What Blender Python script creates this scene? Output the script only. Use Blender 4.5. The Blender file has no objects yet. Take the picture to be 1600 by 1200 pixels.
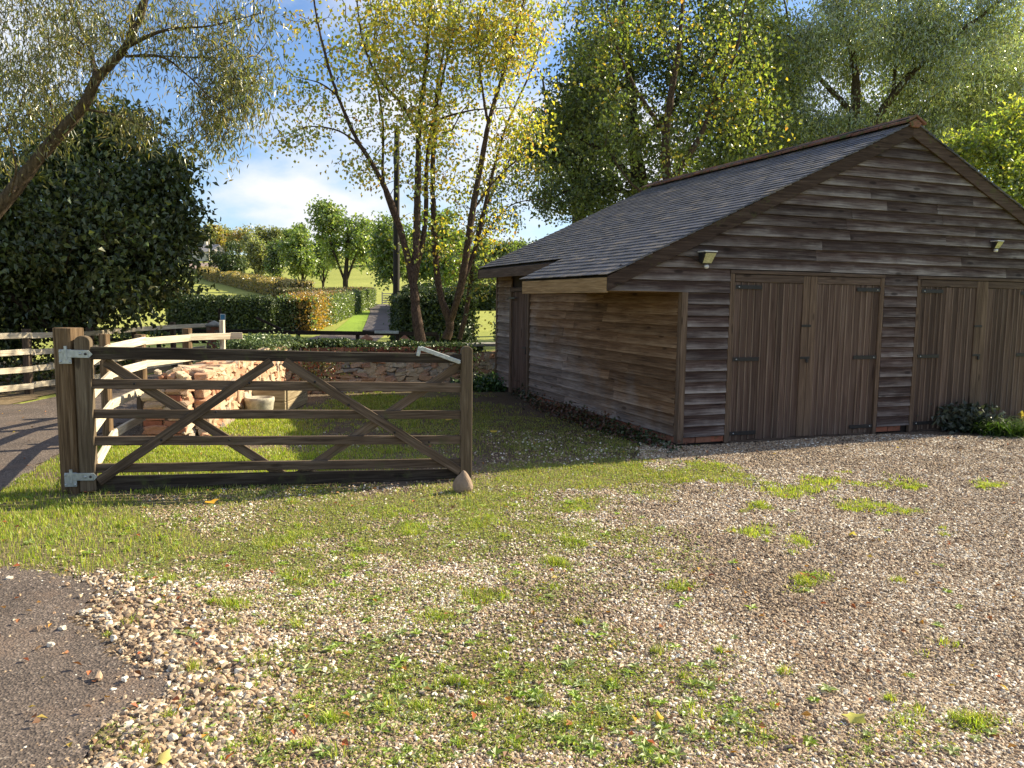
import bpy, bmesh, math, random
import numpy as np
from mathutils import Vector, Matrix, Euler, noise as mnoise

rng = np.random.default_rng(7)
random.seed(7)
SC = bpy.context.scene
COL = SC.collection
R_ = math.radians

# ------------------------------------------------------------------ camera
FPX = 1241.0                       # focal length for a 1600 px wide picture
PITCH = R_(5.92); ROLL = R_(0.759)
CAM = np.array([0.0, 0.0, 1.6])
_F = np.array([0, math.cos(PITCH), -math.sin(PITCH)])
_R0 = np.array([1.0, 0, 0]); _U0 = np.cross(_R0, _F)
_R = _R0 * math.cos(ROLL) + _U0 * math.sin(ROLL)
_U = -_R0 * math.sin(ROLL) + _U0 * math.cos(ROLL)
cd = bpy.data.cameras.new('camera'); co = bpy.data.objects.new('camera', cd); COL.objects.link(co)
cd.sensor_width = 36; cd.lens = FPX / 1600 * 36; cd.clip_start = 0.05; cd.clip_end = 6000
m = Matrix.Identity(4)
for i in range(3):
    m[i][0] = _R[i]; m[i][1] = _U[i]; m[i][2] = -_F[i]; m[i][3] = CAM[i]
co.matrix_world = m
SC.camera = co

# ------------------------------------------------------------------ light
SUN_AZ = 63.0; SUN_EL = 31.0       # azimuth to the right of the view direction (+Y)
EXPOSURE = 1.18
SUN_STRENGTH = 5.0
SKY_STRENGTH = 0.056
sd = bpy.data.lights.new('sun', 'SUN'); so = bpy.data.objects.new('sun', sd); COL.objects.link(so)
sd.energy = SUN_STRENGTH; sd.angle = R_(0.53); sd.color = (1.0, 0.88, 0.65)
sv = Vector((math.sin(R_(SUN_AZ)) * math.cos(R_(SUN_EL)), math.cos(R_(SUN_AZ)) * math.cos(R_(SUN_EL)), math.sin(R_(SUN_EL))))
so.rotation_euler = sv.to_track_quat('Z', 'Y').to_euler()
W = bpy.data.worlds.new('World'); SC.world = W; W.use_nodes = True
nt = W.node_tree; nt.nodes.clear()
def N(nt, t, **k):
    n = nt.nodes.new(t)
    for a, b in k.items(): setattr(n, a, b)
    return n
wo = N(nt, 'ShaderNodeOutputWorld'); bg = N(nt, 'ShaderNodeBackground'); sky = N(nt, 'ShaderNodeTexSky')
sky.sky_type = 'NISHITA'; sky.sun_disc = False; sky.sun_elevation = R_(SUN_EL); sky.sun_rotation = R_(SUN_AZ)
sky.air_density = 1.0; sky.dust_density = 0.4; sky.ozone_density = 1.2
tc = N(nt, 'ShaderNodeTexCoord'); sep = N(nt, 'ShaderNodeSeparateXYZ'); nt.links.new(tc.outputs['Generated'], sep.inputs[0])
mz = N(nt, 'ShaderNodeMath', operation='ADD'); mz.inputs[1].default_value = 0.38; nt.links.new(sep.outputs[2], mz.inputs[0])
mz2 = N(nt, 'ShaderNodeMath', operation='MAXIMUM'); mz2.inputs[1].default_value = 0.05; nt.links.new(mz.outputs[0], mz2.inputs[0])
dx = N(nt, 'ShaderNodeMath', operation='DIVIDE'); dy = N(nt, 'ShaderNodeMath', operation='DIVIDE')
nt.links.new(sep.outputs[0], dx.inputs[0]); nt.links.new(mz2.outputs[0], dx.inputs[1])
nt.links.new(sep.outputs[1], dy.inputs[0]); nt.links.new(mz2.outputs[0], dy.inputs[1])
cb = N(nt, 'ShaderNodeCombineXYZ'); nt.links.new(dx.outputs[0], cb.inputs[0]); nt.links.new(dy.outputs[0], cb.inputs[1])
cb.inputs[2].default_value = 11.26
nz = N(nt, 'ShaderNodeTexNoise'); nz.inputs['Scale'].default_value = 1.5; nz.inputs['Detail'].default_value = 7; nz.inputs['Roughness'].default_value = 0.55
nt.links.new(cb.outputs[0], nz.inputs['Vector'])
cr = N(nt, 'ShaderNodeValToRGB'); cr.color_ramp.elements[0].position = 0.46; cr.color_ramp.elements[1].position = 0.60
nt.links.new(nz.outputs['Fac'], cr.inputs[0])
mixc = N(nt, 'ShaderNodeMixRGB'); nt.links.new(cr.outputs[0], mixc.inputs[0]); skm = N(nt, 'ShaderNodeMixRGB', blend_type='MULTIPLY'); skm.inputs[0].default_value = 1; nt.links.new(sky.outputs[0], skm.inputs[1]); skm.inputs[2].default_value = (1.05, 1.22, 1.5, 1); nt.links.new(skm.outputs[0], mixc.inputs[1])
mixc.inputs[2].default_value = (7.9, 8.1, 8.6, 1)
nt.links.new(mixc.outputs[0], bg.inputs[0]); bg.inputs[1].default_value = SKY_STRENGTH
nt.links.new(bg.outputs[0], wo.inputs[0])
SC.view_settings.view_transform = 'Standard'; SC.view_settings.look = 'None'
SC.view_settings.exposure = EXPOSURE; SC.view_settings.gamma = 1; SC.view_settings.use_curve_mapping = False

# ------------------------------------------------------------------ placing helpers
def ray(px, py):
    v = _F * FPX + _R * (px - 800) + _U * (600 - py)
    return v / np.linalg.norm(v)
def g(px, py, z=0.0):
    r = ray(px, py); return CAM + r * ((z - CAM[2]) / r[2])
def at(px, py, d):                 # point seen at px,py whose forward distance (y) is d
    r = ray(px, py); return CAM + r * (d / r[1])
def proj(P):
    V = P - CAM; f = V @ _F
    return 800 + FPX * (V @ _R) / f, 600 - FPX * (V @ _U) / f
_ky = np.array([-1e4, 30, 80, 110, 150, 250, 400, 5000.]); _kz = np.array([0, 0, 1.2, 2.6, 5.0, 16.0, 24, 30.])
def terr(x, y):
    y = np.asarray(y, float); x = np.asarray(x, float)
    z = np.interp(y, _ky, _kz)
    z = z + np.clip((y - 90) / 200, 0, 1) * (1.3 * np.sin(x / 37 + 1) + 0.7 * np.sin(x / 17 + y / 60))
    return z
def gt(px, py):                    # ground point on the terrain behind a pixel
    r = ray(px, py); t = 20.0
    while t < 900:
        p = CAM + r * t
        if p[2] <= terr(p[0], p[1]): return p
        t += 0.5 + t * 0.004
    return CAM + r * 300

def tag(o, label=None, cat=None, group=None, kind=None):
    if label: o['label'] = label
    if cat: o['category'] = cat
    if group: o['group'] = group
    if kind: o['kind'] = kind
    return o
def empty(name, loc=(0, 0, 0), rz=0, **k):
    o = bpy.data.objects.new(name, None); COL.objects.link(o); o.location = loc; o.rotation_euler = (0, 0, rz)
    o.empty_display_size = 0.2
    return tag(o, **k)
def link(name, me, mat=None, parent=None, loc=None, rot=None, scale=None, **k):
    o = bpy.data.objects.new(name, me); COL.objects.link(o)
    if mat is not None and len(me.materials) == 0: me.materials.append(mat)
    if parent is not None: o.parent = parent
    if loc is not None: o.location = loc
    if rot is not None: o.rotation_euler = rot
    if scale is not None: o.scale = scale
    return tag(o, **k)

# raw mesh accumulators -------------------------------------------------------
class MB:
    def __init__(s): s.v = []; s.f = []
    def add(s, vs, fs):
        b = len(s.v); s.v += [tuple(v) for v in vs]; s.f += [tuple(b + i for i in f) for f in fs]; return s
    def box(s, c, d, M=None):
        cx, cy, cz = c; a, b, h = d[0] / 2, d[1] / 2, d[2] / 2
        vs = [(cx + i * a, cy + j * b, cz + k * h) for k in (-1, 1) for j in (-1, 1) for i in (-1, 1)]
        if M is not None: vs = [tuple(M @ Vector(v)) for v in vs]
        return s.add(vs, [(0, 2, 3, 1), (4, 5, 7, 6), (0, 1, 5, 4), (2, 6, 7, 3), (0, 4, 6, 2), (1, 3, 7, 5)])
    def beam(s, p, q, w, h, up=(0, 0, 1)):      # box from p to q; w across, h along up
        p = Vector(p); q = Vector(q); x = (q - p); L = x.length; x.normalize()
        y = Vector(up).cross(x).normalized(); z = x.cross(y)
        M = Matrix((x, y, z)).transposed().to_4x4(); M.translation = (p + q) / 2
        return s.box((0, 0, 0), (L, w, h), M)
    def lathe(s, prof, n=16, M=None):           # prof: (r, z) list
        vs = [(r * math.cos(2 * math.pi * i / n), r * math.sin(2 * math.pi * i / n), z) for r, z in prof for i in range(n)]
        fs = [(k * n + i, k * n + (i + 1) % n, (k + 1) * n + (i + 1) % n, (k + 1) * n + i) for k in range(len(prof) - 1) for i in range(n)]
        fs.append(tuple(range(n - 1, -1, -1))); fs.append(tuple((len(prof) - 1) * n + i for i in range(n)))
        if M is not None: vs = [tuple(M @ Vector(v)) for v in vs]
        return s.add(vs, fs)
    def prism(s, poly, t0, t1, axis='y'):       # closed polygon (a, z) extruded along y
        n = len(poly)
        vs = [(a, t0, z) for a, z in poly] + [(a, t1, z) for a, z in poly]
        if axis == 'x': vs = [(y, x, z) for x, y, z in vs]
        fs = [tuple(range(n)), tuple(range(2 * n - 1, n - 1, -1))] + [(i, i + n, (i + 1) % n + n, (i + 1) % n) for i in range(n)]
        return s.add(vs, fs)
    def mesh(s, name, smooth=False, bevel=0, seg=1):
        me = bpy.data.meshes.new(name); me.from_pydata(s.v, [], s.f)
        bm = bmesh.new(); bm.from_mesh(me); bmesh.ops.recalc_face_normals(bm, faces=bm.faces)
        if bevel: bmesh.ops.bevel(bm, geom=bm.edges[:], offset=bevel, segments=seg, affect='EDGES', clamp_overlap=True)
        bm.to_mesh(me); bm.free()
        if smooth:
            for p in me.polygons: p.use_smooth = True
        return me
    def build(s, name, mat, parent=None, smooth=False, bevel=0, seg=1, **k):
        return link(name, s.mesh(name, smooth, bevel, seg), mat, parent, **k)

def fast_mesh(name, V, F, cols=None, smooth=False, mat=None):
    """V (n,3); F (m,3|4) int; cols (n,3) point colours"""
    me = bpy.data.meshes.new(name); F = np.asarray(F, np.int32); k = F.shape[1]
    me.vertices.add(len(V)); me.vertices.foreach_set('co', np.asarray(V, np.float32).ravel())
    me.loops.add(F.size); me.loops.foreach_set('vertex_index', F.ravel())
    me.polygons.add(len(F)); me.polygons.foreach_set('loop_start', np.arange(0, F.size, k, dtype=np.int32))
    me.polygons.foreach_set('use_smooth', np.full(len(F), smooth))
    if cols is not None:
        a = me.color_attributes.new('col', 'FLOAT_COLOR', 'POINT')
        c = np.ones((len(V), 4), np.float32); c[:, :3] = cols; a.data.foreach_set('color', c.ravel())
    me.update(calc_edges=True)
    if mat: me.materials.append(mat)
    return me

def nrm(a): return a / np.maximum(np.linalg.norm(a, axis=-1, keepdims=True), 1e-9)
def leaves(P, D, Nn, L, Wd, C, fold=0.25):
    """leaf quads (base, left, tip, right) folded on the midrib -> V, F, cols"""
    n = len(P); D = nrm(D); S = nrm(np.cross(D, Nn)); U = np.cross(S, D)
    L = L[:, None]; Wd = Wd[:, None]
    mid = P + D * L * 0.45
    V = np.stack([P, mid - S * Wd * .5 + U * Wd * fold, P + D * L - U * L * .12, mid + S * Wd * .5 + U * Wd * fold], 1).reshape(-1, 3)
    b = np.arange(n)[:, None] * 4
    F = np.concatenate([b + np.array([[0, 1, 2]]), b + np.array([[0, 2, 3]])], 0)
    return V, F, np.repeat(C, 4, 0)

# ------------------------------------------------------------------ materials
def mat(name, rough=0.8, spec=0.3):
    m = bpy.data.materials.new(name); m.use_nodes = True; t = m.node_tree; t.nodes.clear()
    o = N(t, 'ShaderNodeOutputMaterial'); b = N(t, 'ShaderNodeBsdfPrincipled')
    b.inputs['Roughness'].default_value = rough; b.inputs['Specular IOR Level'].default_value = spec
    t.links.new(b.outputs[0], o.inputs[0]); m['b'] = 0
    return m, t, b
def ramp(t, src, stops):
    r = N(t, 'ShaderNodeValToRGB'); e = r.color_ramp.elements
    while len(e) < len(stops): e.new(0.5)
    for i, (p, c) in enumerate(stops): e[i].position = p; e[i].color = (*c, 1) if len(c) == 3 else c
    t.links.new(src, r.inputs[0]); return r.outputs[0]
def noise(t, vec, scale, detail=4, rough=0.55, dist=0):
    n = N(t, 'ShaderNodeTexNoise'); n.inputs['Scale'].default_value = scale; n.inputs['Detail'].default_value = detail
    n.inputs['Roughness'].default_value = rough; n.inputs['Distortion'].default_value = dist
    if vec is not None: t.links.new(vec, n.inputs['Vector'])
    return n.outputs['Fac']
def mix(t, f, a, b, mode='MIX'):
    n = N(t, 'ShaderNodeMixRGB', blend_type=mode)
    for i, x in enumerate((f, a, b)):
        if hasattr(x, 'is_output'): t.links.new(x, n.inputs[i])
        elif i == 0: n.inputs[0].default_value = x
        else: n.inputs[i].default_value = (*x, 1)
    return n.outputs[0]
def math_(t, op, a, b=0.0):
    n = N(t, 'ShaderNodeMath', operation=op)
    for i, x in enumerate((a, b)):
        if hasattr(x, 'is_output'): t.links.new(x, n.inputs[i])
        else: n.inputs[i].default_value = x
    return n.outputs[0]
def bump(t, b, h, strength=0.3, dist=0.01):
    n = N(t, 'ShaderNodeBump'); n.inputs['Strength'].default_value = strength; n.inputs['Distance'].default_value = dist
    t.links.new(h, n.inputs['Height']); t.links.new(n.outputs[0], b.inputs['Normal'])
def ocoord(t, scale=(1, 1, 1), rnd=True, which='Object'):
    c = N(t, 'ShaderNodeTexCoord'); mp = N(t, 'ShaderNodeMapping'); mp.inputs['Scale'].default_value = scale
    t.links.new(c.outputs[which], mp.inputs[0])
    if rnd:
        oi = N(t, 'ShaderNodeObjectInfo'); va = N(t, 'ShaderNodeVectorMath', operation='ADD'); vm = N(t, 'ShaderNodeVectorMath', operation='SCALE')
        cx = N(t, 'ShaderNodeCombineXYZ'); 
        for i in range(3): t.links.new(oi.outputs['Random'], cx.inputs[i])
        t.links.new(cx.outputs[0], vm.inputs[0]); vm.inputs['Scale'].default_value = 97.0
        t.links.new(mp.outputs[0], va.inputs[0]); t.links.new(vm.outputs[0], va.inputs[1])
        return va.outputs[0], oi.outputs['Random'], c
    return mp.outputs[0], None, c

def wood(name, dark, mid, light, axis=0, gscale=1.0, moss=0.0, bleach_shade=None, rough=0.85, vary=0.35, knots=True):
    """grain runs along the object's local axis; colours: dark streaks, body, worn"""
    m, t, b = mat(name, rough, 0.15)
    sc = [14 * gscale] * 3; sc[axis] = 0.7 * gscale
    v, rnd, c = ocoord(t, sc)
    n1 = noise(t, v, 3.2, 6, 0.6, 0.6)
    sc2 = [60.0] * 3; sc2[axis] = 2.0
    v2, _, _ = ocoord(t, sc2)
    n2 = noise(t, v2, 2.0, 3, 0.6)
    v3, _, c3 = ocoord(t, (1, 1, 1))
    n3 = noise(t, v3, 2.3, 4, 0.6)
    base = ramp(t, n1, [(0.28, dark), (0.5, mid), (0.72, light)])
    base = mix(t, 0.5, base, ramp(t, n2, [(0.3, tuple(x * .62 for x in mid)), (0.62, tuple(min(1, x * 1.35) for x in mid))]), 'MULTIPLY') if False else mix(t, math_(t, 'MULTIPLY', ramp(t, n2, [(0.35, (1, 1, 1)), (0.6, (0, 0, 0))]), 0.45), base, dark)
    # per board brightness
    hv = N(t, 'ShaderNodeHueSaturation'); t.links.new(base, hv.inputs['Color'])
    t.links.new(math_(t, 'ADD', math_(t, 'MULTIPLY', rnd, vary), 1 - vary / 2), hv.inputs['Value'])
    base = hv.outputs[0]
    if bleach_shade is not None:                      # bleached lower band of a board; on the side wall also painted shadow-line contrast
        sp = N(t, 'ShaderNodeSeparateXYZ'); t.links.new(c.outputs['Object'], sp.inputs[0])
        zz = math_(t, 'MULTIPLY', sp.outputs[2], -1 / 0.125)          # 0 at top .. 1 at bottom
        f = math_(t, 'ADD', zz, math_(t, 'MULTIPLY', math_(t, 'SUBTRACT', n3, 0.5), 1.3))
        f = ramp(t, f, [(0.35, (0, 0, 0)), (0.95, (1, 1, 1))])
        f = math_(t, 'MULTIPLY', f, ramp(t, n1, [(0.3, (.15,) * 3), (0.6, (1,) * 3)]))
        f = math_(t, 'MULTIPLY', f, ramp(t, noise(t, v3, .9, 3, .6), [(0.35, (.15,) * 3), (0.62, (1,) * 3)]))
        f = math_(t, 'MULTIPLY', f, math_(t, 'ADD', .45, math_(t, 'MULTIPLY', rnd, .6)))
        base = mix(t, f, base, bleach_shade)
    if knots:
        vs = [5.0] * 3; vs[axis] = 1.6
        v4, _, _ = ocoord(t, vs)
        vo = N(t, 'ShaderNodeTexVoronoi'); vo.inputs['Scale'].default_value = 1.3; t.links.new(v4, vo.inputs['Vector'])
        k = ramp(t, vo.outputs['Distance'], [(0.0, (1, 1, 1)), (0.10, (0.8,) * 3), (0.15, (0, 0, 0))])
        base = mix(t, math_(t, 'MULTIPLY', k, 0.75), base, tuple(x * .35 for x in dark))
    if moss:
        f = ramp(t, noise(t, v3, 5, 5, 0.7), [(0.62 - moss * .2, (0, 0, 0)), (0.75 - moss * .2, (1, 1, 1))])
        base = mix(t, math_(t, 'MULTIPLY', f, 0.7), base, (0.075, 0.085, 0.03))
    t.links.new(base, b.inputs['Base Color'])
    h = math_(t, 'ADD', math_(t, 'MULTIPLY', n2, 0.6), n1)
    bump(t, b, h, 0.55, 0.004)
    return m
M = {}
M['clad'] = wood('cladding_front', (0.022, 0.014, 0.013), (0.064, 0.042, 0.037), (0.13, 0.102, 0.092), bleach_shade=(0.34, 0.315, 0.30), vary=0.6)
M['clad_side'] = wood('cladding_side', (0.052, 0.029, 0.016), (0.135, 0.078, 0.042), (0.21, 0.135, 0.08), bleach_shade=(0.30, 0.21, 0.13), vary=0.5)  # paler lower edges also paint in the shade line between boards
M['clad_side_low'] = wood('cladding_side_weathered', (0.10, 0.075, 0.05), (0.19, 0.155, 0.115), (0.28, 0.24, 0.19), vary=0.35, moss=0.25)
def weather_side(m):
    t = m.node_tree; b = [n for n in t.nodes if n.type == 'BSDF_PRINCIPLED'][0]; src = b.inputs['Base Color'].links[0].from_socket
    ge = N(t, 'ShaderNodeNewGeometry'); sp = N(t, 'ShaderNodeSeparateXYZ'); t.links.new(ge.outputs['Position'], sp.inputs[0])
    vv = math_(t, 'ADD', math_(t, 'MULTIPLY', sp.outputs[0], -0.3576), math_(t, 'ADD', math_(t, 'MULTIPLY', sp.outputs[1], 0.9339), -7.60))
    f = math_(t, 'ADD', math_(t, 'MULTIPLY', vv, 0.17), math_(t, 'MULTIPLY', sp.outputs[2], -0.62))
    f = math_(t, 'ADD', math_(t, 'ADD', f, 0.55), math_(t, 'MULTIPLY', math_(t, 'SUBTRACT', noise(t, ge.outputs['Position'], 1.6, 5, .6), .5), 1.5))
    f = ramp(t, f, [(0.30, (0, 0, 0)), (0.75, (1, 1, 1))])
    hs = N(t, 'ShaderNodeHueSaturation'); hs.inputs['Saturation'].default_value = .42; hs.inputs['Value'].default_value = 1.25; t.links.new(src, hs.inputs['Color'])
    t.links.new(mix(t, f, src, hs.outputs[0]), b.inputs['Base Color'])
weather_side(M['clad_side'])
M['door'] = wood('door_boards', (0.034, 0.021, 0.016), (0.094, 0.063, 0.049), (0.165, 0.124, 0.10), axis=2, vary=0.6)
M['door_pale'] = wood('trim_wood', (0.06, 0.040, 0.028), (0.125, 0.088, 0.062), (0.20, 0.145, 0.105), axis=0, vary=0.3)
M['edge_pale'] = wood('board_edge', (0.12, 0.09, 0.068), (0.22, 0.165, 0.125), (0.30, 0.24, 0.19), axis=2, vary=0.3, knots=False)  # paler edge faces stand in for the lit thick edge of each board
M['trim_x'] = wood('trim_wood_long', (0.045, 0.030, 0.023), (0.095, 0.068, 0.053), (0.16, 0.12, 0.095), axis=0, vary=0.3)
M['barge'] = wood('bargeboard_wood', (0.028, 0.018, 0.014), (0.065, 0.043, 0.034), (0.11, 0.08, 0.065), axis=0, moss=0.3)
M['fascia'] = wood('fascia_wood', (0.16, 0.10, 0.05), (0.30, 0.20, 0.10), (0.40, 0.29, 0.17), axis=0, vary=0.1)
M['gate'] = wood('gate_wood', (0.048, 0.033, 0.022), (0.120, 0.086, 0.060), (0.21, 0.16, 0.12), axis=0, moss=0.1, vary=0.4)
M['gate_top'] = wood('gate_top_bar_wood', (0.018, 0.014, 0.011), (0.040, 0.030, 0.023), (0.10, 0.085, 0.065), axis=0, moss=0.35)
M['gate_z'] = wood('gate_stile_wood', (0.055, 0.04, 0.025), (0.135, 0.10, 0.065), (0.22, 0.175, 0.12), axis=2, moss=0.15, vary=0.2)
M['post'] = wood('post_wood', (0.055, 0.033, 0.018), (0.17, 0.110, 0.060), (0.30, 0.215, 0.13), axis=2, vary=0.2)
M['rail'] = wood('rail_wood_pale', (0.34, 0.28, 0.20), (0.60, 0.52, 0.39), (0.74, 0.67, 0.54), axis=0, vary=0.2, knots=True)
M['rail_dark'] = wood('rail_wood_dark', (0.02, 0.015, 0.012), (0.05, 0.036, 0.028), (0.09, 0.07, 0.055), axis=0, vary=0.3)
M['planter'] = wood('planter_wood', (0.15, 0.11, 0.06), (0.33, 0.26, 0.16), (0.45, 0.38, 0.25), axis=0, vary=0.2)

def simple(name, col, rough=0.6, metallic=0, nscale=30, var=0.3, bmp=0.15, spec=0.4):
    m, t, b = mat(name, rough, spec)
    v, rnd, c = ocoord(t)
    n = noise(t, v, nscale, 5, 0.6)
    lo = tuple(x * (1 - var) for x in col); hi = tuple(min(1, x * (1 + var)) for x in col)
    t.links.new(ramp(t, n, [(0.3, lo), (0.7, hi)]), b.inputs['Base Color'])
    b.inputs['Metallic'].default_value = metallic
    if bmp: bump(t, b, n, bmp, 0.004)
    return m
M['galv'] = simple('galvanised_steel', (0.42, 0.45, 0.46), 0.5, 0.65, 25, 0.25)
M['iron'] = simple('black_iron', (0.018, 0.017, 0.018), 0.55, 0.3, 40, 0.4)
M['alu'] = simple('light_housing', (0.62, 0.63, 0.62), 0.4, 0.2, 20, 0.1)
M['blackplastic'] = simple('black_housing', (0.02, 0.02, 0.02), 0.5)
M['lens'] = simple('lamp_glass', (0.42, 0.42, 0.24), 0.2, 0, 60, 0.35, 0.1)
M['white'] = simple('white_paint', (0.72, 0.72, 0.70), 0.6, 0, 8, 0.08)
M['blue'] = simple('blue_sign_paint', (0.12, 0.35, 0.55), 0.5, 0, 8, 0.1)
M['tar'] = simple('creosoted_pole', (0.016, 0.012, 0.010), 0.8, 0, 12, 0.4)
M['slab'] = simple('coping_slab', (0.26, 0.25, 0.22), 0.9, 0, 14, 0.35, 0.3)
M['concrete'] = simple('basin_stone', (0.42, 0.38, 0.29), 0.95, 0, 18, 0.4, 0.5)
M['mortar'] = simple('mortar', (0.20, 0.155, 0.12), 0.95, 0, 22, 0.4, 0.5)
M['dark_in'] = simple('shed_inner_dark', (0.03, 0.022, 0.018), 0.95, 0, 9, 0.3)
M['farwall'] = simple('rendered_wall', (0.55, 0.50, 0.42), 0.9, 0, 2, 0.1)
M['farroof'] = simple('far_roof_tiles', (0.30, 0.28, 0.27), 0.8, 0, 2, 0.2)
M['farglass'] = simple('far_window_glass', (0.03, 0.035, 0.04), 0.15, 0, 2, 0.1)

def rocky(name, stops, nscale=9, rough=0.9, bmp=0.5, moss=0.0):
    m, t, b = mat(name, rough, 0.25)
    v, rnd, c = ocoord(t)
    per = ramp(t, rnd, stops)
    n = noise(t, v, nscale, 7, 0.65); n2 = noise(t, v, nscale * 5, 3, 0.6)
    base = mix(t, 0.55, per, ramp(t, n, [(0.3, (0.5, 0.47, 0.44)), (0.65, (1.2, 1.18, 1.12))]), 'MULTIPLY')
    if moss:
        base = mix(t, ramp(t, noise(t, v, 6, 5, .7), [(0.66 - moss * .25, (0, 0, 0)), (0.78 - moss * .25, (1, 1, 1))]), base, (0.06, 0.075, 0.025))
    t.links.new(base, b.inputs['Base Color']); bump(t, b, math_(t, 'ADD', n, math_(t, 'MULTIPLY', n2, .4)), bmp, 0.012)
    return m
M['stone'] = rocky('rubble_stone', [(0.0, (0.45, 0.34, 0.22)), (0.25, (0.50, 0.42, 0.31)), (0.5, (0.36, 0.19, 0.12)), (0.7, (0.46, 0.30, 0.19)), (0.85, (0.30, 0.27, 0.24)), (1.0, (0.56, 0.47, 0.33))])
M['stone_lit'] = rocky('rubble_stone_lit', [(0.0, (0.50, 0.35, 0.23)), (0.25, (0.56, 0.44, 0.30)), (0.5, (0.46, 0.22, 0.13)), (0.7, (0.52, 0.32, 0.21)), (0.85, (0.60, 0.50, 0.36)), (1.0, (0.28, 0.23, 0.20))])  # brighter copy of the rubble stone, with sunlight put into its colours
M['brick'] = rocky('red_brick', [(0.0, (0.32, 0.115, 0.07)), (0.4, (0.22, 0.085, 0.055)), (0.7, (0.34, 0.16, 0.10)), (1.0, (0.16, 0.075, 0.055))], 14, moss=0.35)
M['ridge'] = rocky('ridge_tile_clay', [(0.0, (0.20, 0.08, 0.05)), (0.5, (0.15, 0.07, 0.05)), (1.0, (0.24, 0.12, 0.085))], 9, moss=0.65)
M['propstone'] = rocky('prop_stone', [(0.0, (0.30, 0.22, 0.16)), (1.0, (0.30, 0.22, 0.16))], 9)
# slates
m, t, b = mat('roof_slate', 0.62, 0.35)
v, rnd, c = ocoord(t); n = noise(t, v, 12, 6, .65); n2 = noise(t, v, 60, 2); geo = N(t, "ShaderNodeNewGeometry"); rnd = math_(t, "FRACT", math_(t, "ADD", rnd, geo.outputs["Random Per Island"]))
col = ramp(t, rnd, [(0.0, (0.055, 0.058, 0.076)), (0.35, (0.090, 0.094, 0.122)), (0.6, (0.068, 0.071, 0.090)), (0.85, (0.12, 0.113, 0.118)), (1.0, (0.16, 0.14, 0.13))])
col = mix(t, 0.8, col, ramp(t, n, [(0.3, (0.55,) * 3), (0.7, (1.5, 1.45, 1.4))]), 'MULTIPLY')
col = mix(t, ramp(t, noise(t, v, 34, 3, .6), [(0.70, (0, 0, 0)), (0.76, (.4,) * 3)]), col, (0.22, 0.22, 0.19))
t.links.new(col, b.inputs['Base Color']); bump(t, b, n, .4, .006); M['slate'] = m

def leafmat(name, trans=0.45, gloss=0.08, rough=0.45, tint=(1.15, 1.2, 0.6)):
    m = bpy.data.materials.new(name); m.use_nodes = True; t = m.node_tree; t.nodes.clear()
    o = N(t, 'ShaderNodeOutputMaterial'); d = N(t, 'ShaderNodeBsdfDiffuse'); tr = N(t, 'ShaderNodeBsdfTranslucent'); gl = N(t, 'ShaderNodeBsdfGlossy')
    a = N(t, 'ShaderNodeAttribute'); a.attribute_name = 'col'
    t.links.new(a.outputs['Color'], d.inputs[0])
    t.links.new(mix(t, 1.0, a.outputs['Color'], tint, 'MULTIPLY'), tr.inputs[0])
    gl.inputs['Roughness'].default_value = rough; gl.inputs[0].default_value = (0.9, 0.92, 0.9, 1)
    m1 = N(t, 'ShaderNodeMixShader'); m1.inputs[0].default_value = trans; t.links.new(d.outputs[0], m1.inputs[1]); t.links.new(tr.outputs[0], m1.inputs[2])
    m2 = N(t, 'ShaderNodeMixShader'); m2.inputs[0].default_value = gloss; t.links.new(m1.outputs[0], m2.inputs[1]); t.links.new(gl.outputs[0], m2.inputs[2])
    t.links.new(m2.outputs[0], o.inputs[0]); return m
M['leaf'] = leafmat('tree_leaf', 0.62, 0.08, 0.4)
M['leafwillow'] = leafmat('willow_leaf', 0.45, 0.20, 0.35, (1.1, 1.15, .7))
M['leafdark'] = leafmat('dark_leaf', 0.22, 0.05)
M['grass'] = leafmat('grass_blade', 0.5, 0.04, 0.5, (1.1, 1.15, 0.6))
M['litter'] = leafmat('fallen_leaf', 0.2, 0.03)
def barkmat(name, a, c, sc=(9, 9, 2.2)):
    m, t, b = mat(name, 0.95, 0.1)
    v, _, _ = ocoord(t, sc, True); n = noise(t, v, 2.5, 6, .7, .5)
    t.links.new(ramp(t, n, [(0.32, a), (0.68, c)]), b.inputs['Base Color']); bump(t, b, n, .9, .03); return m
M['bark'] = barkmat('bark_brown', (0.018, 0.012, 0.010), (0.16, 0.11, 0.085), (16, 16, 7))
M['bark_w'] = barkmat('bark_willow', (0.030, 0.022, 0.015), (0.16, 0.12, 0.082), (14, 14, 3))
M['bark_d'] = barkmat('bark_dark', (0.020, 0.016, 0.012), (0.075, 0.058, 0.045))

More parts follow.
